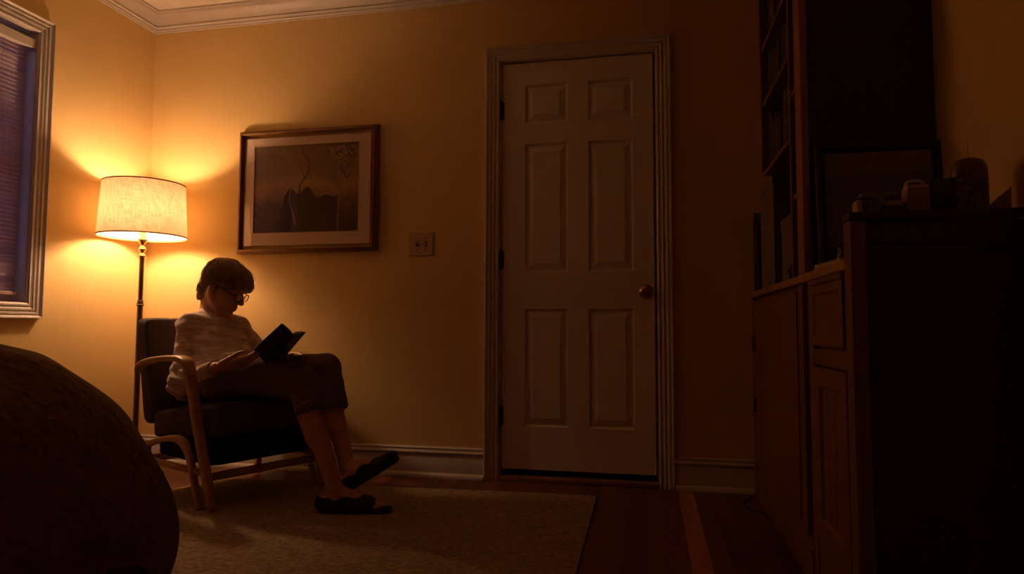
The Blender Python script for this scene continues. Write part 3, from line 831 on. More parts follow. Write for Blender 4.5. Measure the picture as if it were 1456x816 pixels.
obj('print_marks', bm, M_tinlabel, pl_)

# tins, carton, box and candle on the end panel ledge
EZ = 1.0155; EY = 1.695
def lz(name, label, cat, x): return thing(name, label, cat, (x, EY, EZ))
t = lz('tin', 'small pale tin with dark printed side, standing leftmost on the end panel', 'tin', .508)
obj('body', box(-.024,.024,-.02,.02,0,.032,bev=.004), M_tinlabel, t); obj('side_band', box(-.0262,-.0155,-.0215,.0215,.0,.033,bev=.003), M_tin, t)['label'] = 'pale enamel side'
bm = bmesh.new(); add_box(bm, -.018,.024,-.019,.019,.0335,.052, bev=.010); obj('lid', bm, M_jar, t)
t = lz('pill_bottle', 'squat pale lidded pot between the small tin and the carton', 'pot', .563)
bm = bmesh.new(); lathe(bm, [(.001,0),(.022,0),(.0235,.003),(.0235,.018),(.001,.018)], 28); obj('body', bm, M_tinlabel, t, auto=40)
bm = bmesh.new(); lathe(bm, [(.001,.0185),(.0245,.0185),(.0245,.026),(.022,.028),(.001,.028)], 28); obj('lid', bm, M_tin, t, auto=40)
bm = bmesh.new(); bmesh.ops.create_icosphere(bm, subdivisions=3, radius=.016)
for v in bm.verts: v.co.z *= .8; v.co.x *= 1+.2*math.sin(v.co.z*200)
tag(obj('shell', bm, M_box, smooth=True, loc=(.563, EY, EZ+.028+.0135)), 'small dark rounded lump on top of the squat pot', 'ornament')
t = lz('carton', 'small pale carton with rounded loop top, tallest of the small containers', 'carton', .614)
obj('body', box(-.021,.024,-.018,.018,0,.058,bev=.002), simple('carton_card', (.26,.19,.17), .6, var=.1), t)
obj('side_band', box(-.0235,-.0212,-.0185,.0185,0,.060,bev=.001), M_tin, t)['label'] = 'pale carton side'
bm = bmesh.new()
tube(bm, spline([(-.020,0,.060),(-.018,0,.073),(0,0,.078),(.012,0,.075),(.020,0,.069)],5), .0035, 8); add_box(bm, -.022,.025,-.012,.012,.0585,.066,bev=.002)
obj('loop_top', bm, M_tin, t)
t = lz('dark_case', 'flat black case standing between carton and candle', 'case', .665)
obj('body', box(-.024,.020,-.014,.014,0,.078,bev=.002), M_dark, t)
obj('edge_strip', box(.0205,.026,-.014,.014,0,.080,bev=.001), M_case_dark, t)
t = lz('pillar_candle', 'fat rounded dark mottled candle with a tall thin wick beside the wall', 'candle', .727)
cm, nt, b = new_mat('mottled_wax')
nt.links.new(ramp(nt, noise(nt, coords(nt), 55, 4, .6, 1.0), [(.40, (.07,.03,.025)), (.60, (.22,.15,.13))]), b.inputs['Base Color']); b.inputs['Roughness'].default_value = .35
bm = bmesh.new(); rr = lathe(bm, [(.001,0),(.036,0),(.038,.004),(.038,.092),(.036,.107),(.029,.118),(.016,.125),(.005,.126),(.001,.126)], 36)
for v in bm.verts: v.co.x *= 1.0; v.co.y *= .85
obj('wax', bm, cm, t, auto=60)
bm = bmesh.new(); tube(bm, spline([(0,0,.124),(.0005,0,.14),(-.0004,0,.155),(.0006,0,.166)],4), .0011, 6); obj('wick', bm, M_wick, t)
t = thing('note_card', 'pale leaning card at the wall end of the panel, past the candle', 'card', (.785, EY-.005, EZ), math.radians(-38))
bm = bmesh.new()
v = [bm.verts.new(p) for p in ((-.020,-.003,0),(.024,-.003,0),(.024,-.003,.052),(-.016,-.003,.018))]; bm.faces.new(v)
bmesh.ops.solidify(bm, geom=bm.faces[:], thickness=.004)
obj('card', bm, M_cloth, t)

bm = bmesh.new()
tube(bm, spline([(.476,3.17,.004),(.40,3.10,.004),(.43,3.03,.004),(.50-.02,2.97,.004),(.473,2.90,.004)],8)[:0] or spline([(.446,3.165,.0045),(.425,3.10,.0045),(.385,3.02,.0045),(.40,2.93,.0045),(.44,2.86,.0045),(.462,2.80,.0045)],8), .0035, 8)
tag(obj('power_cable', bm, M_cable), 'thin black cable curling on the floor by the bookcase plinth', 'cable')

# ------------------------------------------------------------------ armchair
P0 = (-1.725, 2.402, RZ); CA = math.radians(-24)
ch = thing('armchair', 'light wooden-framed lounge armchair with dark grey cushions, occupied by the reading woman', 'armchair', P0, CA)
def uvz(pts, v): return [(u, v, z) for u, z in pts]
for v in (-.030, .572):
    s = 1 if v < .3 else -1
    arm = [(-.585,.537),(-.565,.557),(-.52,.576),(-.44,.591),(-.35,.600),(-.26,.604),(-.205,.603),(-.168,.592),(-.148,.568),(-.138,.54)]
    S = spline(uvz(arm, v), 5); n = len(S)
    w = [.030+.028*min(1, i/(n*.22)) - .016*max(0,(i-n*.75)/(n*.25)) for i in range(n)]
    t_ = [.022+.004*math.sin(PI*i/n)+ .016*max(0,(i-n*.72)/(n*.28)) for i in range(n)]
    bm = bmesh.new(); frame_member(bm, S, w, t_); obj('armrest', bm, M_oak, ch, smooth=True)
    leg = [(-.138,.545),(-.122,.48),(-.098,.38),(-.068,.27),(-.034,.15),(-.006,.06),(.008,.0)]
    L_ = [(u, v+.030*s*(1-z/.56), z) for u, z in leg]
    S = spline(L_, 5); n = len(S)
    bm = bmesh.new(); frame_member(bm, S, [.040-.008*i/n for i in range(n)], [.038+.008*math.sin(PI*i/n)-.010*i/n for i in range(n)]); obj('leg', bm, M_oak, ch, smooth=True)
    # seat rail curving down against the front leg
    rail = [(-.56,.203),(-.50,.214),(-.43,.236),(-.36,.252),(-.30,.262),(-.24,.264),(-.19,.250),(-.155,.220),(-.128,.168),(-.100,.10),(-.070,.035),(-.055,.0)]
    S = spline([(u-.004, v+.016*s, z) for u, z in rail], 5); n = len(S)
    bm = bmesh.new(); frame_member(bm, S, .028, [.026+.018*math.exp(-((i/n-.55)/.14)**2) - .004*(i/n) for i in range(n)]); obj('seat_rail', bm, M_oak, ch, smooth=True)
    rl = [(-.505,.212),(-.515,.15),(-.525,.08),(-.535,-.006)]
    S = spline([(u, v+.016*s, z) for u, z in rl], 5)
    bm = bmesh.new(); frame_member(bm, S, .030, .034); obj('leg', bm, M_oak, ch, smooth=True)
    bm = bmesh.new(); frame_member(bm, [(-.512, v+.020*s, .150), (-.06, v+.020*s, .146)], .020, .026); obj('stretcher', bm, M_oak, ch, smooth=True)
for u, z in ((-.052,.124), (-.512,.150)):
    bm = bmesh.new(); frame_member(bm, [(u, -.01, z), (u, .552, z)], .022, .034, lat=(1,0,0)); obj('stretcher', bm, M_oak, ch, smooth=True)
bm = cushion([(-.50,.018,.170),(-.50,.018,.230),(-.50,.524,.170),(-.50,.524,.230),(-.050,.018,.160),(-.045,.018,.285),(-.050,.524,.160),(-.045,.524,.285)], 10, 12); obj('seat_base', bm, M_under, ch, smooth=True)
pf_ = lambda q, p: np.array([0,0,.016*(1-q[0]**2)*(1-q[1]**2)*(1 if q[2] > 0 else 0)])
bm = cushion([(-.535,.006,.235),(-.545,.006,.358),(-.535,.536,.235),(-.545,.536,.358),(-.008,.006,.285),(-.018,.006,.424),(-.008,.536,.285),(-.018,.536,.424)], 20, 10, pf_)
sc_ = obj('seat_cushion', bm, M_fabric, ch, smooth=True)
pf2 = lambda q, p: np.array([.03*(1-q[1]**2)*(1-q[2]**2)*(1 if q[0] > 0 else 0),0,0])
bm = cushion([(-.580,.001,.29),(-.690,.001,.780),(-.580,.540,.29),(-.690,.540,.780),(-.495,.001,.33),(-.605,.001,.774),(-.495,.540,.33),(-.605,.540,.774)], 22, 17, pf2)
obj('back_cushion', bm, M_fabric, ch, smooth=True)
CA = math.radians(-30)

# ------------------------------------------------------------------ smooth-blended body surfaces (signed-distance shapes -> surface nets)
f32 = np.float32
def vec(p): return np.array(p, f32)
def rc(a, b, ra, rb, ax=None, sc=1.0):
    a, b = vec(a), vec(b); d = b-a; L2 = float(d@d) + 1e-12
    axv = None if ax is None else vec(ax)/np.linalg.norm(ax)
    def f(P):
        t = np.clip((P-a)@d/L2, 0, 1); w = P-a-t[...,None]*d
        if axv is not None:
            k = w@axv; w = w + (k*(1/sc-1))[...,None]*axv
        r = np.sqrt((w*w).sum(-1)) - (ra+(rb-ra)*t)
        return r*(min(sc,1) if axv is not None else 1)
    return f
def ell(c, r, R=None):
    c, r = vec(c), vec(r)
    R_ = None if R is None else np.array(R, f32)
    def f(P):
        q = P-c
        if R_ is not None: q = q@R_          # columns of R = local axes
        k0 = np.sqrt(((q/r)**2).sum(-1)); k1 = np.sqrt(((q/(r*r))**2).sum(-1))+1e-9
        return k0*(k0-1)/k1
    return f
def half(p, n):
    p, n = vec(p), vec(n)/np.linalg.norm(n)
    return lambda P: (P-p)@n
def framed(fn, O, R, s):
    O = vec(O); R_ = np.array(R, f32)
    return lambda P: fn(((P-O)@R_)/s)*s
def smin(a, b, k):
    if k <= 0: return np.minimum(a, b)
    h = np.clip(.5+.5*(b-a)/k, 0, 1); return b+(a-b)*h - k*h*(1-h)
def smax(a, b, k): return -smin(-a, -b, k)

def sdf_mesh(name, ops, lo, hi, res, disp=None, n=16):
    lo = np.array(lo, float); hi = np.array(hi, float)
    nb = np.ceil((hi-lo)/(res*n)).astype(int)
    B = np.stack(np.meshgrid(*[np.arange(k) for k in nb], indexing='ij'), -1).reshape(-1,3)
    cen = (lo + (B+.5)*n*res).astype(f32); Rb = n*res*.5*math.sqrt(3)
    D0 = np.stack([op[1](cen) for op in ops])
    def comb(vals, ks):
        acc = None
        for v, (kind, k) in zip(vals, ks):
            if kind == 'u': acc = v if acc is None else smin(acc, v, k)
            elif kind == 's': acc = smax(acc, -v, k)
            elif kind == 'i': acc = smax(acc, v, k)
        return acc
    ks = [(op[0], op[2]) for op in ops]
    F0 = comb(D0, ks); act = np.where(np.abs(F0) < Rb*1.5+.03)[0]
    g = np.arange(n+1); G = np.stack(np.meshgrid(g, g, g, indexing='ij'), -1)
    big = int(nb.max()*n+8); keyf = lambda I: (I[...,0].astype(np.int64)*big + I[...,1])*big + I[...,2]
    keys, verts, quads = [], [], []
    for bi in act:
        umin = min([D0[i,bi] for i in range(len(ops)) if ops[i][0] == 'u'])
        sel = [i for i in range(len(ops)) if (ops[i][0] == 'u' and D0[i,bi] < umin+2.2*Rb+ops[i][2]+.02) or (ops[i][0] == 's' and D0[i,bi] < 1.3*Rb+ops[i][2]+.02) or ops[i][0] == 'i']
        base_ = B[bi]*n
        P = (lo + (base_+G)*res).astype(f32)
        F = comb([ops[i][1](P) for i in sel], [ks[i] for i in sel])
        if disp is not None: F = F + disp(P)
        S = F < 0
        if S.all() or not S.any(): continue
        cnt = np.zeros((n,n,n)); acc = np.zeros((n,n,n,3))
        for ax in range(3):
            for o1 in (0,1):
                for o2 in (0,1):
                    off = [0,0,0]; oth = [k for k in range(3) if k != ax]; off[oth[0]] = o1; off[oth[1]] = o2
                    s0 = tuple(slice(off[k], off[k]+n) for k in range(3)); e = list(off); e[ax] += 1
                    s1 = tuple(slice(e[k], e[k]+n) for k in range(3))
                    a, b_ = F[s0], F[s1]; m = (a < 0) != (b_ < 0)
                    t = np.where(m, a/np.where(m, a-b_, 1), 0)
                    pos = np.zeros((n,n,n,3)); pos += off; pos[...,ax] += t
                    acc += pos*m[...,None]; cnt += m
        mix = cnt > 0
        idx = np.argwhere(mix)
        keys.append(keyf(base_+idx)); verts.append(lo + (base_+idx+acc[mix]/cnt[mix][:,None])*res)
        for ax in range(3):
            e = [0,0,0]; e[ax] = 1
            a = S[:n,:n,:n]; b_ = S[e[0]:n+e[0], e[1]:n+e[1], e[2]:n+e[2]]
            I = np.argwhere(a != b_)
            if len(I) == 0: continue
            flip = a[tuple(I.T)]
            o1, o2 = [(1,2),(2,0),(0,1)][ax]
            u = np.zeros(3,int); u[o1] = 1; w = np.zeros(3,int); w[o2] = 1
            g0 = base_+I
            q = np.stack([keyf(g0-u-w), keyf(g0-w), keyf(g0), keyf(g0-u)], 1)
            q[~flip] = q[~flip][:, ::-1]
            quads.append(q)
    K = np.concatenate(keys); V = np.concatenate(verts); Q = np.concatenate(quads)
    o = np.argsort(K); K = K[o]; V = V[o]
    ix = np.searchsorted(K, Q); ix = np.clip(ix, 0, len(K)-1); ok = (K[ix] == Q).all(1); ix = ix[ok]
    me = bpy.data.meshes.new(name); me.from_pydata(V.tolist(), [], ix.tolist()); me.update()
    return me
def rot_frame(yaw, pitch, roll=0):
    """columns = forward, left, up of a body part"""
    Rz = np.array([[math.cos(yaw),-math.sin(yaw),0],[math.sin(yaw),math.cos(yaw),0],[0,0,1]])
    Ry = np.array([[math.cos(pitch),0,math.sin(pitch)],[0,1,0],[-math.sin(pitch),0,math.cos(pitch)]])
    Rx = np.array([[1,0,0],[0,math.cos(roll),-math.sin(roll)],[0,math.sin(roll),math.cos(roll)]])
    return Rz@Ry@Rx
nrm = lambda v: np.array(v, float)/np.linalg.norm(v)

# the figure sits nearer than first laid out: move and scale each joint along the sight line
_c = np.array(P0); _f = np.array([math.cos(CA), math.sin(CA), 0]); _s = np.array([-math.sin(CA), math.cos(CA), 0])
_q = np.array([0,0,.745]) - _c; EYE = np.array([_q@_f, _q@_s, _q[2]])
_F = np.array([-.2024, .9774, .0619]); FW = np.array([_F@_f, _F@_s, _F[2]])
def Wk(p):
    zc = (np.array(p, float)-EYE)@FW
    return 1.0 if zc < 2.65 else (2.65+(zc-2.65)*.72)/zc
def Wp(p): return EYE+(np.array(p, float)-EYE)*Wk(p)
def E_(c, r, R=None): return ell(Wp(c), np.array(r, float)*Wk(c), R)
def R_(a, b, ra, rb, ax=None, sc=1.0): return rc(Wp(a), Wp(b), ra*Wk(a), rb*Wk(b), ax, sc)

# joints (u forward, v to her left, z up) in the armchair's frame
Rsh, Lsh = np.array([-.610,.150,.735]), np.array([-.705,.428,.725])
Relb, Rwr = np.array([-.490,.072,.485]), np.array([-.190,.088,.562])
Lelb, Lwr = np.array([-.520,.530,.510]), np.array([-.225,.440,.562])
Rhip, Lhip = np.array([-.33,.175,.500]), np.array([-.35,.345,.490])
Rkn, Lkn = np.array([.085,.448,.550]), np.array([.105,.335,.492])
Ran, Lan = np.array([.315,.425,.150]), np.array([.368,.332,.080])
NB = np.array([-.685,.290,.790])
HO = np.array([-.640,.303,.930]); HS = 1.10*Wk(HO); HO = Wp(HO); HR = rot_frame(math.radians(38), math.radians(24))
H = lambda p: HO + HR@(np.array(p)*HS)
hw = lambda fn: framed(fn, HO, HR, HS)
ops = []
U = lambda f, k=.012: ops.append(('u', f, k))
Sx = lambda f, k=.006: ops.append(('s', f, k))
# head
U(hw(ell((-.008,0,.048),(.098,.078,.083))), 0)
U(hw(ell((.040,0,-.008),(.060,.060,.082))), .03)
for s in (-1,1):
    U(hw(rc((.000,.054*s,-.030),(.060,.026*s,-.092),.020,.018)), .03)
    U(hw(ell((.062,.034*s,-.022),(.030,.026,.028))), .02)
U(hw(ell((.075,0,-.096),(.020,.022,.018))), .03)
U(hw(rc((.084,-.032,.030),(.084,.032,.030),.013,.013)), .02)
U(hw(ell((.088,0,-.055),(.014,.026,.018))), .02)
for s in (-1,1): Sx(hw(ell((.104,.031*s,.010),(.016,.019,.012))), .012)
for s in (-1,1):
    U(hw(ell((.080,.031*s,.008),(.0135,.0145,.0125))), .003)
    U(hw(rc((.090,.018*s,.016),(.086,.045*s,.014),.004,.003)), .006)
U(hw(rc((.092,0,.024),(.118,0,-.018),.008,.0105)), .014)
U(hw(ell((.118,0,-.022),(.011,.011,.010))), .008)
for s in (-1,1): U(hw(ell((.106,.011*s,-.026),(.010,.008,.007))), .006)
U(hw(ell((.099,0,-.050),(.009,.023,.006))), .006); U(hw(ell((.097,0,-.063),(.009,.020,.006))), .006)
Sx(hw(rc((.108,-.022,-.0565),(.108,.022,-.0565),.0025,.0025)), .003)
for s in (-1,1):
    U(hw(ell((-.004,.076*s,.002),(.019,.008,.032), rot_frame(.35*s,-.12))), .006)
    Sx(hw(ell((.002,.086*s,.004),(.011,.006,.020))), .004)
# neck
U(rc(H((-.025,0,-.010)), Wp(NB), .050, .052), .03)
U(rc(H((-.050,0,.005)), Wp(NB+[-.03,0,0]), .038, .046), .03)
# trunk
U(E_((-.625,.285,.665),(.095,.150,.130), rot_frame(.28,-.25)), .05)
U(E_((-.52,.270,.575),(.095,.135,.110), rot_frame(.15,-.5)), .06)
U(E_((-.41,.262,.510),(.120,.160,.085)), .05)
U(R_(Rsh, Lsh, .045, .045), .05)
U(R_(NB, Rsh+[0,0,.005], .045, .040), .04); U(R_(NB, Lsh+[0,0,.005], .045, .040), .04)
# arms and legs
U(R_(Rsh, Relb, .042, .036), .02); U(R_(Relb, Rwr, .038, .024), .01)
U(R_(Lsh, Lelb, .042, .036), .02); U(R_(Lelb, Lwr, .038, .024), .01)
U(R_(Rhip, Rkn, .080, .052), .03); U(R_(Lhip, Lkn, .080, .052), .03)
def shin(kn, an, foot):
    d = an-kn; back = nrm(np.cross(np.cross(d, foot), d))*-1
    U(R_(kn, an, .050, .031), .02)
    U(R_(kn+d*.12+back*.018, kn+d*.50+back*.020, .044, .034), .03)
def footsdf(heel, toe, up, an, side):
    f = nrm(toe-heel); L_ = np.linalg.norm(toe-heel); lat = nrm(np.cross(up, f)); up = np.cross(f, lat)
    ball = heel+f*L_*.70
    res_ = [rc(heel+up*.028, heel+f*L_*.35+up*.030, .030, .029), rc(heel+f*L_*.30+up*.034, ball+up*.020, .030, .023), rc(heel+f*L_*.30+up*.024, ball+lat*.020+up*.016, .022,.016), rc(heel+f*L_*.30+up*.024, ball-lat*.020+up*.016, .022,.016),
            rc(an, heel+f*L_*.22+up*.045, .033, .034), rc(an+f*.01, heel+f*L_*.52+up*.036, .030,.026)]
    toes = []
    for i, (y, l, r) in enumerate(((.026,.93,.0125),(.010,.985,.009),(-.004,.96,.0085),(-.017,.92,.008),(-.028,.86,.0078))):
        y = y*side*-1 if side else y
        if side == 1: l = l*.94-.02; r = r*.9
        toes.append(rc(ball+lat*y*.9+up*.014, heel+f*L_*l+lat*y+up*(r+.002), r*1.25, r))
    return res_, toes, f, lat, up, ball
# planted left foot, hanging right foot
Lheel, Ltoe = np.array([.338,.298,.014]), np.array([.518,.480,.012])
Rheel, Rtoe = np.array([.372,.405,.083]), np.array([.475,.548,.188])
shin(Lkn, Lan, Ltoe-Lheel); shin(Rkn, Ran, Rtoe-Rheel)
Lf = footsdf(Wp(Lheel), Wp(Ltoe), np.array([0,0,1.]), Wp(Lan), -1)
rup = nrm(np.cross(Rtoe-Rheel, np.cross(np.array([-.25,-.15,1.]), Rtoe-Rheel)))
Rf = footsdf(Wp(Rheel), Wp(Rtoe), rup, Wp(Ran), 1)
for F_ in (Lf, Rf):
    for f in F_[0]: U(f, .012)
    for f in F_[1]: U(f, .003)
# hands
def hand(wr, Fd, Nd, thumb_side, curl, sc=1.05, spread=.0, tcurl=.5, troll=.6):
    Fd = nrm(Fd); Nd = nrm(np.array(Nd)-Fd*np.dot(Nd, Fd)); Ld = np.cross(Nd, Fd)*thumb_side   # towards the thumb
    pc = wr + Fd*.045*sc
    U(rc(wr, wr+Fd*.03*sc, .0235, .022, Nd, .8), .012)
    knk = []
    for i, (y, l, r) in enumerate(((.028,.086,.0098),(.009,.090,.0098),(-.010,.085,.0095),(-.027,.077,.0088))):
        k_ = wr + Fd*l*sc + Ld*y*sc - Nd*.002; knk.append((k_, r))
        U(rc(wr+Fd*.015*sc+Ld*y*.45*sc, k_, .0135, r*1.22), .010)
    for i, (k_, r) in enumerate(knk):
        lens = ((.040,.024,.020),(.044,.028,.021),(.041,.026,.020),(.032,.020,.018))[i]
        c = curl[i]; a = 0; p = k_
        sp = Ld*(1.5-i)*spread
        for j in range(3):
            a += c[j]; d = nrm(Fd*math.cos(a)+Nd*math.sin(a)+sp)
            q = p+d*lens[j]*sc; U(rc(p, q, r*(.98-.07*j)*sc, r*(.91-.08*j)*sc), .003); p = q
    t0 = wr+Fd*.022*sc+Ld*.018*sc+Nd*.004
    d1 = nrm(Fd*.92+Ld*.34+Nd*.16); t1 = t0+d1*.042*sc
    d2 = nrm(Fd*.98+Ld*-.02+Nd*tcurl*.55); t2 = t1+d2*.034*sc
    d3 = nrm(Fd*.98+Ld*(-.16)+Nd*tcurl*.30); t3 = t2+d3*.027*sc
    U(rc(t0, t1, .0165, .0125), .010); U(rc(t1, t2, .0112, .0102), .004); U(rc(t2, t3, .0102, .0085), .003)
cr = [(.10,.35,.25),(.16,.42,.30),(.24,.48,.32),(.32,.52,.34)]
hand(Wp(Rwr)+np.array([.012,.012,0]), (.78,.55,.22), (-.35,.25,.90), -1, [(.05,.22,.20),(.08,.28,.22),(.12,.34,.25),(.18,.38,.28)], tcurl=.75)
hand(Wp(Lwr), (.88,-.46,.08), (-.15,-.35,.90), 1, [(.05,.25,.25),(.10,.35,.25),(.16,.42,.3),(.2,.45,.3)], tcurl=.6)
body_me = sdf_mesh('person', ops, (-.95,-.25,-.02), (.75,.72,1.16), .0034)
per = link_mesh('person', body_me, M_skin, None, True, loc=P0); per.rotation_euler = (0,0,CA)
tag(per, 'woman with short hair and glasses reading a dark book in the wooden armchair', 'person')
print('person verts', len(body_me.vertices))

# sweater
def waves(terms):
    T_ = [(vec(d)*f, ph, a) for d, f, ph, a in terms]
    def g(P):
        r = 0
        for d, ph, a in T_: r = r + a*np.sin(P@d+ph + .9*np.sin((P@d[[2,0,1]])*.45+ph))
        return r
    return g
fold = waves([((.6,.3,1),62,0,.0020),((-.8,.5,.7),85,1.3,.0016),((.3,-.9,.6),48,2.1,.0020),((.1,.2,1),130,.4,.0009)])
ops = []
g_ = .014
U(E_((-.625,.285,.665),(.095+g_,.132+g_,.130+g_), rot_frame(.28,-.25)), 0)
U(E_((-.52,.270,.570),(.105+g_,.142+g_,.110+g_), rot_frame(.15,-.5)), .06)
U(E_((-.43,.262,.522),(.132+g_,.172+g_,.082+g_)), .05)
for b_ in ((-.535,.215,.665),(-.560,.335,.660)): U(E_(b_, (.050,.055,.055)), .05)
U(R_((-.60,.14,.52),(-.585,.11,.425),.060,.045, (0,1,0), .8), .03)
U(R_((-.40,.20,.545),(-.27,.30,.560),.035,.018), .04)   # front hem bunched on the lap
ops.append(('i', half(Wp((-.30,.26,.505)), (.5,0,-1.)), .006))
U(R_(Rsh, Lsh, .045+g_, .045+g_), .05)
U(R_(NB+[0,0,-.015], Rsh+[0,0,.005], .050, .040+g_), .04); U(R_(NB+[0,0,-.015], Lsh+[0,0,.005], .050, .040+g_), .04)
U(R_(Rsh, Relb, .060, .056), .010); U(R_(Relb+[-.01,-.005,-.015], Relb+[.05,.01,.0], .052,.050), .03)
U(R_(Relb, Rwr+(Relb-Rwr)*.08, .054, .032), .014)
U(R_(Lsh, Lelb, .058, .054), .010); U(R_(Lelb, Lwr+(Lelb-Lwr)*.06, .054, .036), .014)
# loose back hem hanging over the cushion on the near side
# cut hem, cuffs and neckline
Sx(E_(tuple(NB+[.035,.018,.060]), (.098,.112,.052), rot_frame(.3,.20)), .006)
dcR = nrm(Rwr-Relb); dcL = nrm(Lwr-Lelb)
Sx(R_(Rwr+dcR*.060, Rwr+dcR*.20, .070, .08), .003); Sx(R_(Lwr+dcL*.060, Lwr+dcL*.20, .070,.08), .003)
def sw_disp(P):
    d = fold(P)
    # gathers where the sleeves bend and where the knit bunches at the waist
    for c_, rr in ((Relb, .10), (Lelb, .10), (np.array([-.40,.25,.54]), .15)):
        w_ = np.exp(-(((P-vec(Wp(c_)))**2).sum(-1))/(rr*rr))
        d = d + w_*.0045*np.sin((P@vec((.45,.1,1.0)))*150 + 2*np.sin(P@vec((30,22,0))))
    # crease between near sleeve and chest
    return d
sm_ = sdf_mesh('sweater', ops, (-.95,-.25,.30), (.20,.72,.92), .0040, sw_disp)
sweater = link_mesh('sweater', sm_, M_sweater, per, True); sweater['label'] = 'pale heathered knit sweater with wide neck'

# trousers
pf3 = waves([((1,.4,.3),55,.3,.0020),((.5,-.8,.6),40,1.7,.0022),((-.3,.6,1),75,.9,.0012)])
ops = []
U(E_((-.42,.262,.500),(.145,.178,.085)), 0)
U(R_(Rhip, Rkn, .095, .070), .04); U(R_(Lhip, Lkn, .092, .068), .02)
dR = nrm(Ran-Rkn); dL = nrm(Lan-Lkn)
U(R_(Rkn, Rkn+dR*.24, .069, .062), .015); U(R_(Lkn, Lkn+dL*.185, .067, .062), .015)
Sx(R_(Rkn+dR*.272, Rkn+dR*.44, .095, .095), .003)
Sx(R_(Lkn+dL*.220, Lkn+dL*.44, .098, .098), .003)
Sx(R_(Rkn+dR*.10, Rkn+dR*.30, .053, .050), .003) if False else None
tm = sdf_mesh('trousers', ops, (-.65,-.20,.25), (.42,.62,.72), .0044, pf3)
trousers = link_mesh('trousers', tm, M_pants, per, True); trousers['label'] = 'dark cropped trousers ending below the knee'
for (kn, d, t, r) in ((Rkn, dR, .198, .0640), (Lkn, dL, .143, .0640)):
    bm = bmesh.new(); a = nrm(np.cross(d, (0,0,1))); b_ = np.cross(d, a); rg = []
    for rr_, tt in ((.050,t+.004),(.0655,t-.006),(.0665,t-.030),(.064,t-.040),(.060,t-.040)):
        rg.append([bm.verts.new(Wp(kn+d*tt)+(a*math.cos(2*PI*q/40)+b_*math.sin(2*PI*q/40))*(rr_*Wk(kn)+.0012*math.sin(q*1.7+tt*90))) for q in range(40)])
    for i in range(4):
        for q in range(40): bm.faces.new((rg[i][q], rg[i][(q+1)%40], rg[i+1][(q+1)%40], rg[i+1][q]))
    obj('cuff', bm, M_pants, trousers, smooth=True)

# slippers
def slipper(F_, heel, toe, an, open_toe):
    global ops
    base_, toes, f, lat, up, ball = F_; ops = []
    L_ = np.linalg.norm(toe-heel)
    U(rc(heel+up*.024, heel+f*L_*.35+up*.026, .037, .035), 0); U(rc(heel+f*L_*.3+up*.030, ball+up*.020, .036, .030), .015)
    for s in (-1,1): U(rc(heel+f*L_*.3+up*.020, ball+lat*.020*s+up*.014, .029, .024), .012)
    if open_toe: U(rc(ball+up*.015, ball+f*L_*.10+up*.013, .030,.026, up, .8), .01)
    else:
        U(rc(ball+up*.015-lat*.012, heel+f*L_*.95+up*.018-lat*.014, .030,.024), .012); U(rc(ball+up*.015+lat*.012, heel+f*L_*.97+up*.018+lat*.012, .030,.025), .012)
    # sole
    for s in (-.018, .018): U(rc(heel+f*.012-up*.002+lat*s*.7, heel+f*L_*(.97)-up*.003+lat*s, .022, .022, up, .42), .008)
    Sx(rc(heel+f*L_*.03+up*.078, heel+f*L_*.40+up*.094, .038, .040), .006)
    Sx(rc(an+up*.02, heel+f*L_*.2+up*.052, .032,.026), .004)
    if open_toe: Sx(rc(ball+f*.045+up*.030, ball+f*.12+up*.026, .026,.034), .004)
    ops.append(('i', half(heel-up*.011, -up), .002))
    mn = np.minimum(heel, toe)-.08; mx_ = np.maximum(heel, toe)+.10
    m_ = sdf_mesh('slipper', ops, mn, mx_, .0032)
    return link_mesh('slipper', m_, M_slipper, per, True)
slipper(Lf, Wp(Lheel), Wp(Ltoe), Wp(Lan), True)['label'] = 'dark open-toed slipper flat on the rug'
slipper(Rf, Wp(Rheel), Wp(Rtoe), Wp(Ran), False)['label'] = 'dark slipper on the raised foot'

# hair: base cap plus combed locks
ops = []
U(hw(ell((-.004,0,.056),(.099,.086,.090))), 0)
U(hw(ell((-.054,0,-.028),(.040,.052,.070))), .03)
U(hw(ell((.064,0,.074),(.060,.060,.048))), .035)
U(hw(rc((.100,-.032,.052),(.100,.036,.048),.021,.021)), .025)
for s in (-1,1): U(hw(ell((.022,.070*s,.040),(.055,.014,.040))), .02)
Sx(hw(ell((.085,0,-.055),(.085,.095,.080))), .008)
for s in (-1,1): Sx(hw(ell((.000,.094*s,-.006),(.026,.026,.036))), .008)
Sx(hw(ell((-.01,0,-.150),(.12,.12,.070))), .012)
hm = sdf_mesh('hair', ops, HO-.20, HO+.26, .0035, waves([((.2,1,.3),190,0,.0012),((1,.3,.2),90,1,.0012)]))
hv = np.array([v.co[:] for v in hm.vertices]); hf = [tuple(p.vertices) for p in hm.polygons]
bm = bmesh.new(); bm.from_mesh(hm); bpy.data.meshes.remove(hm)
def cap_r(dirn):
    """outer radius of the hair mass along a head-local direction, by marching the hair field"""
    d = nrm(dirn); lo_, hi_ = .03, .22
    t = np.linspace(lo_, hi_, 60); P = (HO + (HR@((np.array([-.01,0,.045])[:,None] + d[:,None]*t[None])*HS)).T).astype(f32)
    acc = None
    for kind, fn, k in ops:
        v_ = fn(P)
        acc = v_ if acc is None else (smin(acc, v_, k) if kind == 'u' else acc)
    i = np.where(acc < 0)[0]
    return t[i[-1]] if len(i) else .09
crown = nrm((-.55,.10,1.0))
def rim(phi):   # phi 0 = front, pi = back (azimuth around the head)
    c, s = math.cos(phi), math.sin(phi)
    if c > .45: z = .02-.12*(1-c)                 # fringe
    elif c > -.05: z = -.20 - .10*(.45-c)        # over the ear
    else: z = -.30 - .75*min(1, (-.05-c)/.35)
    return nrm((c, s, z))
from functools import lru_cache
cr_cache = {}
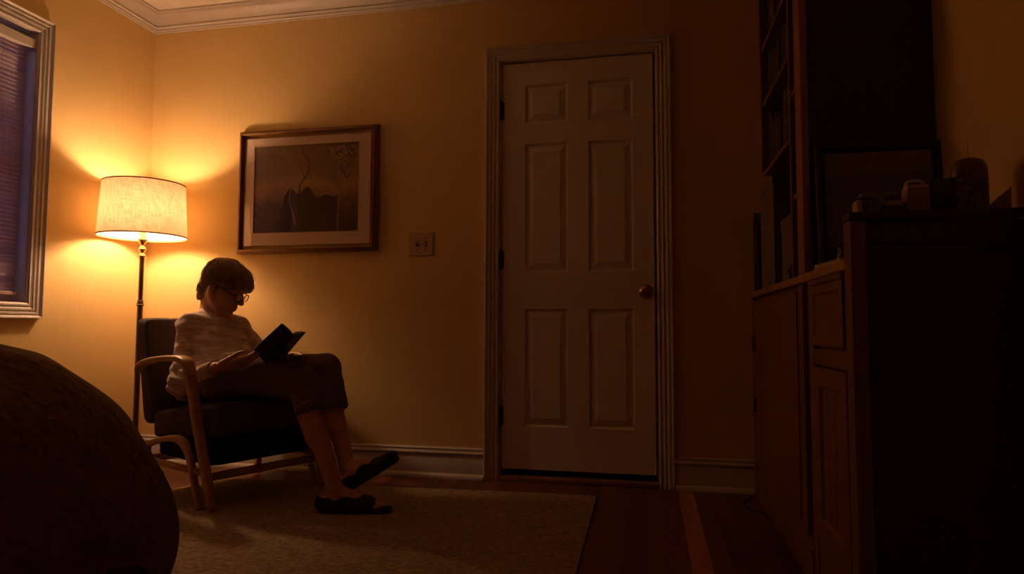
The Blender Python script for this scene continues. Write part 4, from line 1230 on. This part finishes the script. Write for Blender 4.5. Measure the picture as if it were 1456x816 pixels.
def cr_(d):
    key = tuple(np.round(d*14).astype(int))
    if key not in cr_cache: cr_cache[key] = cap_r(np.array(key)/14. if any(key) else d)
    return cr_cache[key]
for q in range(1500):
    phi = random.uniform(0, 2*PI); e = rim(phi+random.gauss(0,.05))
    ang = math.acos(max(-1, min(1, float(crown@e))))
    t0 = random.uniform(-.02,.55); t1 = min(1.0, t0+random.uniform(.30,.6))
    if random.random() < .35: t1 = random.uniform(.92,1.08)
    n = 9; path = []; sw_ = random.gauss(0,.09)
    lift = random.uniform(.000,.0045)
    ax_ = nrm(np.cross(crown, e))
    for i in range(n):
        t = t0+(t1-t0)*i/(n-1)
        d = (math.sin((1-t)*ang)*crown + math.sin(t*ang)*e)/math.sin(ang)
        d = nrm(d + ax_*(sw_*t + .34*math.sin(PI*t) + .04*math.sin(t*4+q)))
        r = cr_(d) + lift*math.sin(PI*i/(n-1)) + (.004 if t > .9 and random.random()<.3 else 0)
        path.append(H(np.array([-.01,0,.045]) + d*r))
    w = random.uniform(.0010,.0024)
    tube(bm, path, [w*(.35+.65*math.sin(PI*min(1,(i+.6)/(n-.2)))) for i in range(n)], 5)
for q in range(70):   # fly-away wisps
    phi = random.uniform(0, 2*PI); e = rim(phi); t0 = random.uniform(0,.7); path = []
    ang = math.acos(float(crown@e))
    for i in range(7):
        t = t0+.35*i/6; d = nrm((math.sin((1-t)*ang)*crown + math.sin(t*ang)*e)/math.sin(ang))
        path.append(H(np.array([-.01,0,.045]) + d*(cr_(d)+.002+.009*(i/6)**1.5)))
    tube(bm, path, .0006, 4)
hair = obj('hair', bm, M_hair, per, smooth=True); hair['label'] = 'short tousled brown hair with a fringe'

# glasses
gl = bpy.data.objects.new('eyeglasses', None); C.objects.link(gl); gl.parent = per
bm = bmesh.new()
for s in (-1,1):
    ring = []
    for k in range(29):
        a = 2*PI*k/28; c_, s_ = math.cos(a), math.sin(a)
        y = .033*s + math.copysign(abs(c_)**.6, c_)*.0255; z = .004 + math.copysign(abs(s_)**.6, s_)*.0165
        ring.append(H((.119-abs(y)*.14, y, z)))
    tube(bm, ring, .0022, 6)
    tube(bm, [H(p) for p in ((.110,.058*s,.014),(.100,.074*s,.014),(.040,.080*s,.018),(.000,.082*s,.020),(-.018,.080*s,.008))], [.0028,.0026,.0022,.002,.0018], 6)
tube(bm, [H(p) for p in ((.118,-.008,.010),(.121,0,.013),(.118,.008,.010))], .002, 6)
obj('frame', bm, simple('tortoise_plastic', (.05,.025,.015), .2), gl, smooth=True)['label'] = 'dark thin spectacle frame'
for s in (-1,1):
    bm = bmesh.new(); vs = []
    for k in range(28):
        a = 2*PI*k/28; c_, s_ = math.cos(a), math.sin(a)
        y = .033*s + math.copysign(abs(c_)**.6, c_)*.0255; z = .004 + math.copysign(abs(s_)**.6, s_)*.0165
        vs.append(bm.verts.new(H((.119-abs(y)*.14, y, z))))
    bm.faces.new(vs); bmesh.ops.solidify(bm, geom=bm.faces[:], thickness=.001)
    obj('lens', bm, M_lens, gl)

# open book in her hands
A0, A1 = np.array([-.029,.170,.640]), np.array([.205,.170,.751])     # outer edge of the near cover (bottom, top)
S0, S1 = np.array([-.081,.270,.568]), np.array([.126,.270,.704])     # spine
B0, B1 = np.array([-.155,.375,.580]), np.array([.051,.375,.715])     # outer edge of the far cover
A0, A1, S0, S1, B0, B1 = [Wp(p) for p in (A0, A1, S0, S1, B0, B1)]
bo = thing('book', 'open dark-covered book held up in the reading woman\'s hands', 'book', P0, CA)
eye = H((.09,0,.01))
def slab(bm, q, th, side, curve=0, nseg=8, shrink=0):
    """q = (outer0, outer1, spine1, spine0); thickened towards the reader"""
    o0,o1,s1,s0 = [np.array(x) for x in q]
    n_ = nrm(np.cross(o1-o0, s0-o0)); 
    if n_@(eye-(o0+s1)/2) < 0: n_ = -n_
    lo_, hi_ = [], []
    for i in range(nseg+1):
        t = i/nseg; a = o0+(s0-o0)*t; b_ = o1+(s1-o1)*t
        a, b_ = a+(b_-a)*shrink, b_+(a-b_)*shrink
        c_ = curve*math.sin(PI*t)*(.6+.4*t)
        lo_.append((a+n_*side[0], b_+n_*side[0])); hi_.append((a+n_*(side[0]+th+c_), b_+n_*(side[0]+th+c_)))
    L_ = [[bm.verts.new(p) for p in r] for r in lo_]; Hh = [[bm.verts.new(p) for p in r] for r in hi_]
    for i in range(nseg):
        bm.faces.new((L_[i][0],L_[i+1][0],L_[i+1][1],L_[i][1])); bm.faces.new((Hh[i][0],Hh[i][1],Hh[i+1][1],Hh[i+1][0]))
        bm.faces.new((L_[i][0],Hh[i][0],Hh[i+1][0],L_[i+1][0])); bm.faces.new((L_[i][1],L_[i+1][1],Hh[i+1][1],Hh[i][1]))
    bm.faces.new((L_[0][0],L_[0][1],Hh[0][1],Hh[0][0])); bm.faces.new((L_[-1][0],Hh[-1][0],Hh[-1][1],L_[-1][1]))
for q in ((A0,A1,S1,S0),(B0,B1,S1,S0)):
    bm = bmesh.new(); slab(bm, q, .0025, (0,)); obj('cover', bm, M_cover, bo)
    o0,o1,s1,s0 = q
    bm = bmesh.new(); slab(bm, (o0+(s0-o0)*.04, o1+(s1-o1)*.04, s1+(o1-s1)*.03, s0+(o0-s0)*.03), .007, (.003,), .006, 10, .02); obj('pages', bm, M_page, bo)
bm = bmesh.new(); tube(bm, [S0-[0,0,.001], S1-[0,0,.001]], .0055, 10); obj('spine', bm, M_cover, bo, smooth=True)

# ------------------------------------------------------------------ sky outside, camera, colour
w = bpy.data.worlds.new('dusk'); bpy.context.scene.world = w; w.use_nodes = True
bg = w.node_tree.nodes['Background']; bg.inputs[0].default_value = (.42,.33,.78,1); bg.inputs[1].default_value = .42

cam = bpy.data.cameras.new('camera'); co = bpy.data.objects.new('camera', cam); C.objects.link(co)
cam.sensor_width = 36; cam.lens = 941.3/1456*36; cam.clip_start = .02
yaw, pitch, roll = math.radians(11.7), math.radians(3.55), math.radians(.2)
F = Vector((-math.sin(yaw)*math.cos(pitch), math.cos(yaw)*math.cos(pitch), math.sin(pitch)))
r = Vector((math.cos(yaw), math.sin(yaw), 0)); u = r.cross(F)
r2 = r*math.cos(roll)+u*math.sin(roll); u2 = u*math.cos(roll)-r*math.sin(roll)
m = Matrix((r2, u2, -F)).transposed().to_4x4(); m.translation = (0,0,.745); co.matrix_world = m
sc = bpy.context.scene; sc.camera = co
sc.view_settings.view_transform = 'Standard'; sc.view_settings.look = 'None'; sc.view_settings.exposure = 0; sc.view_settings.gamma = 1
sc.view_settings.use_curve_mapping = False
sc.cycles.use_denoising = True; sc.cycles.max_bounces = 12; sc.cycles.diffuse_bounces = 8; sc.cycles.sample_clamp_indirect = 40
sc.cycles.caustics_reflective = False; sc.cycles.caustics_refractive = False
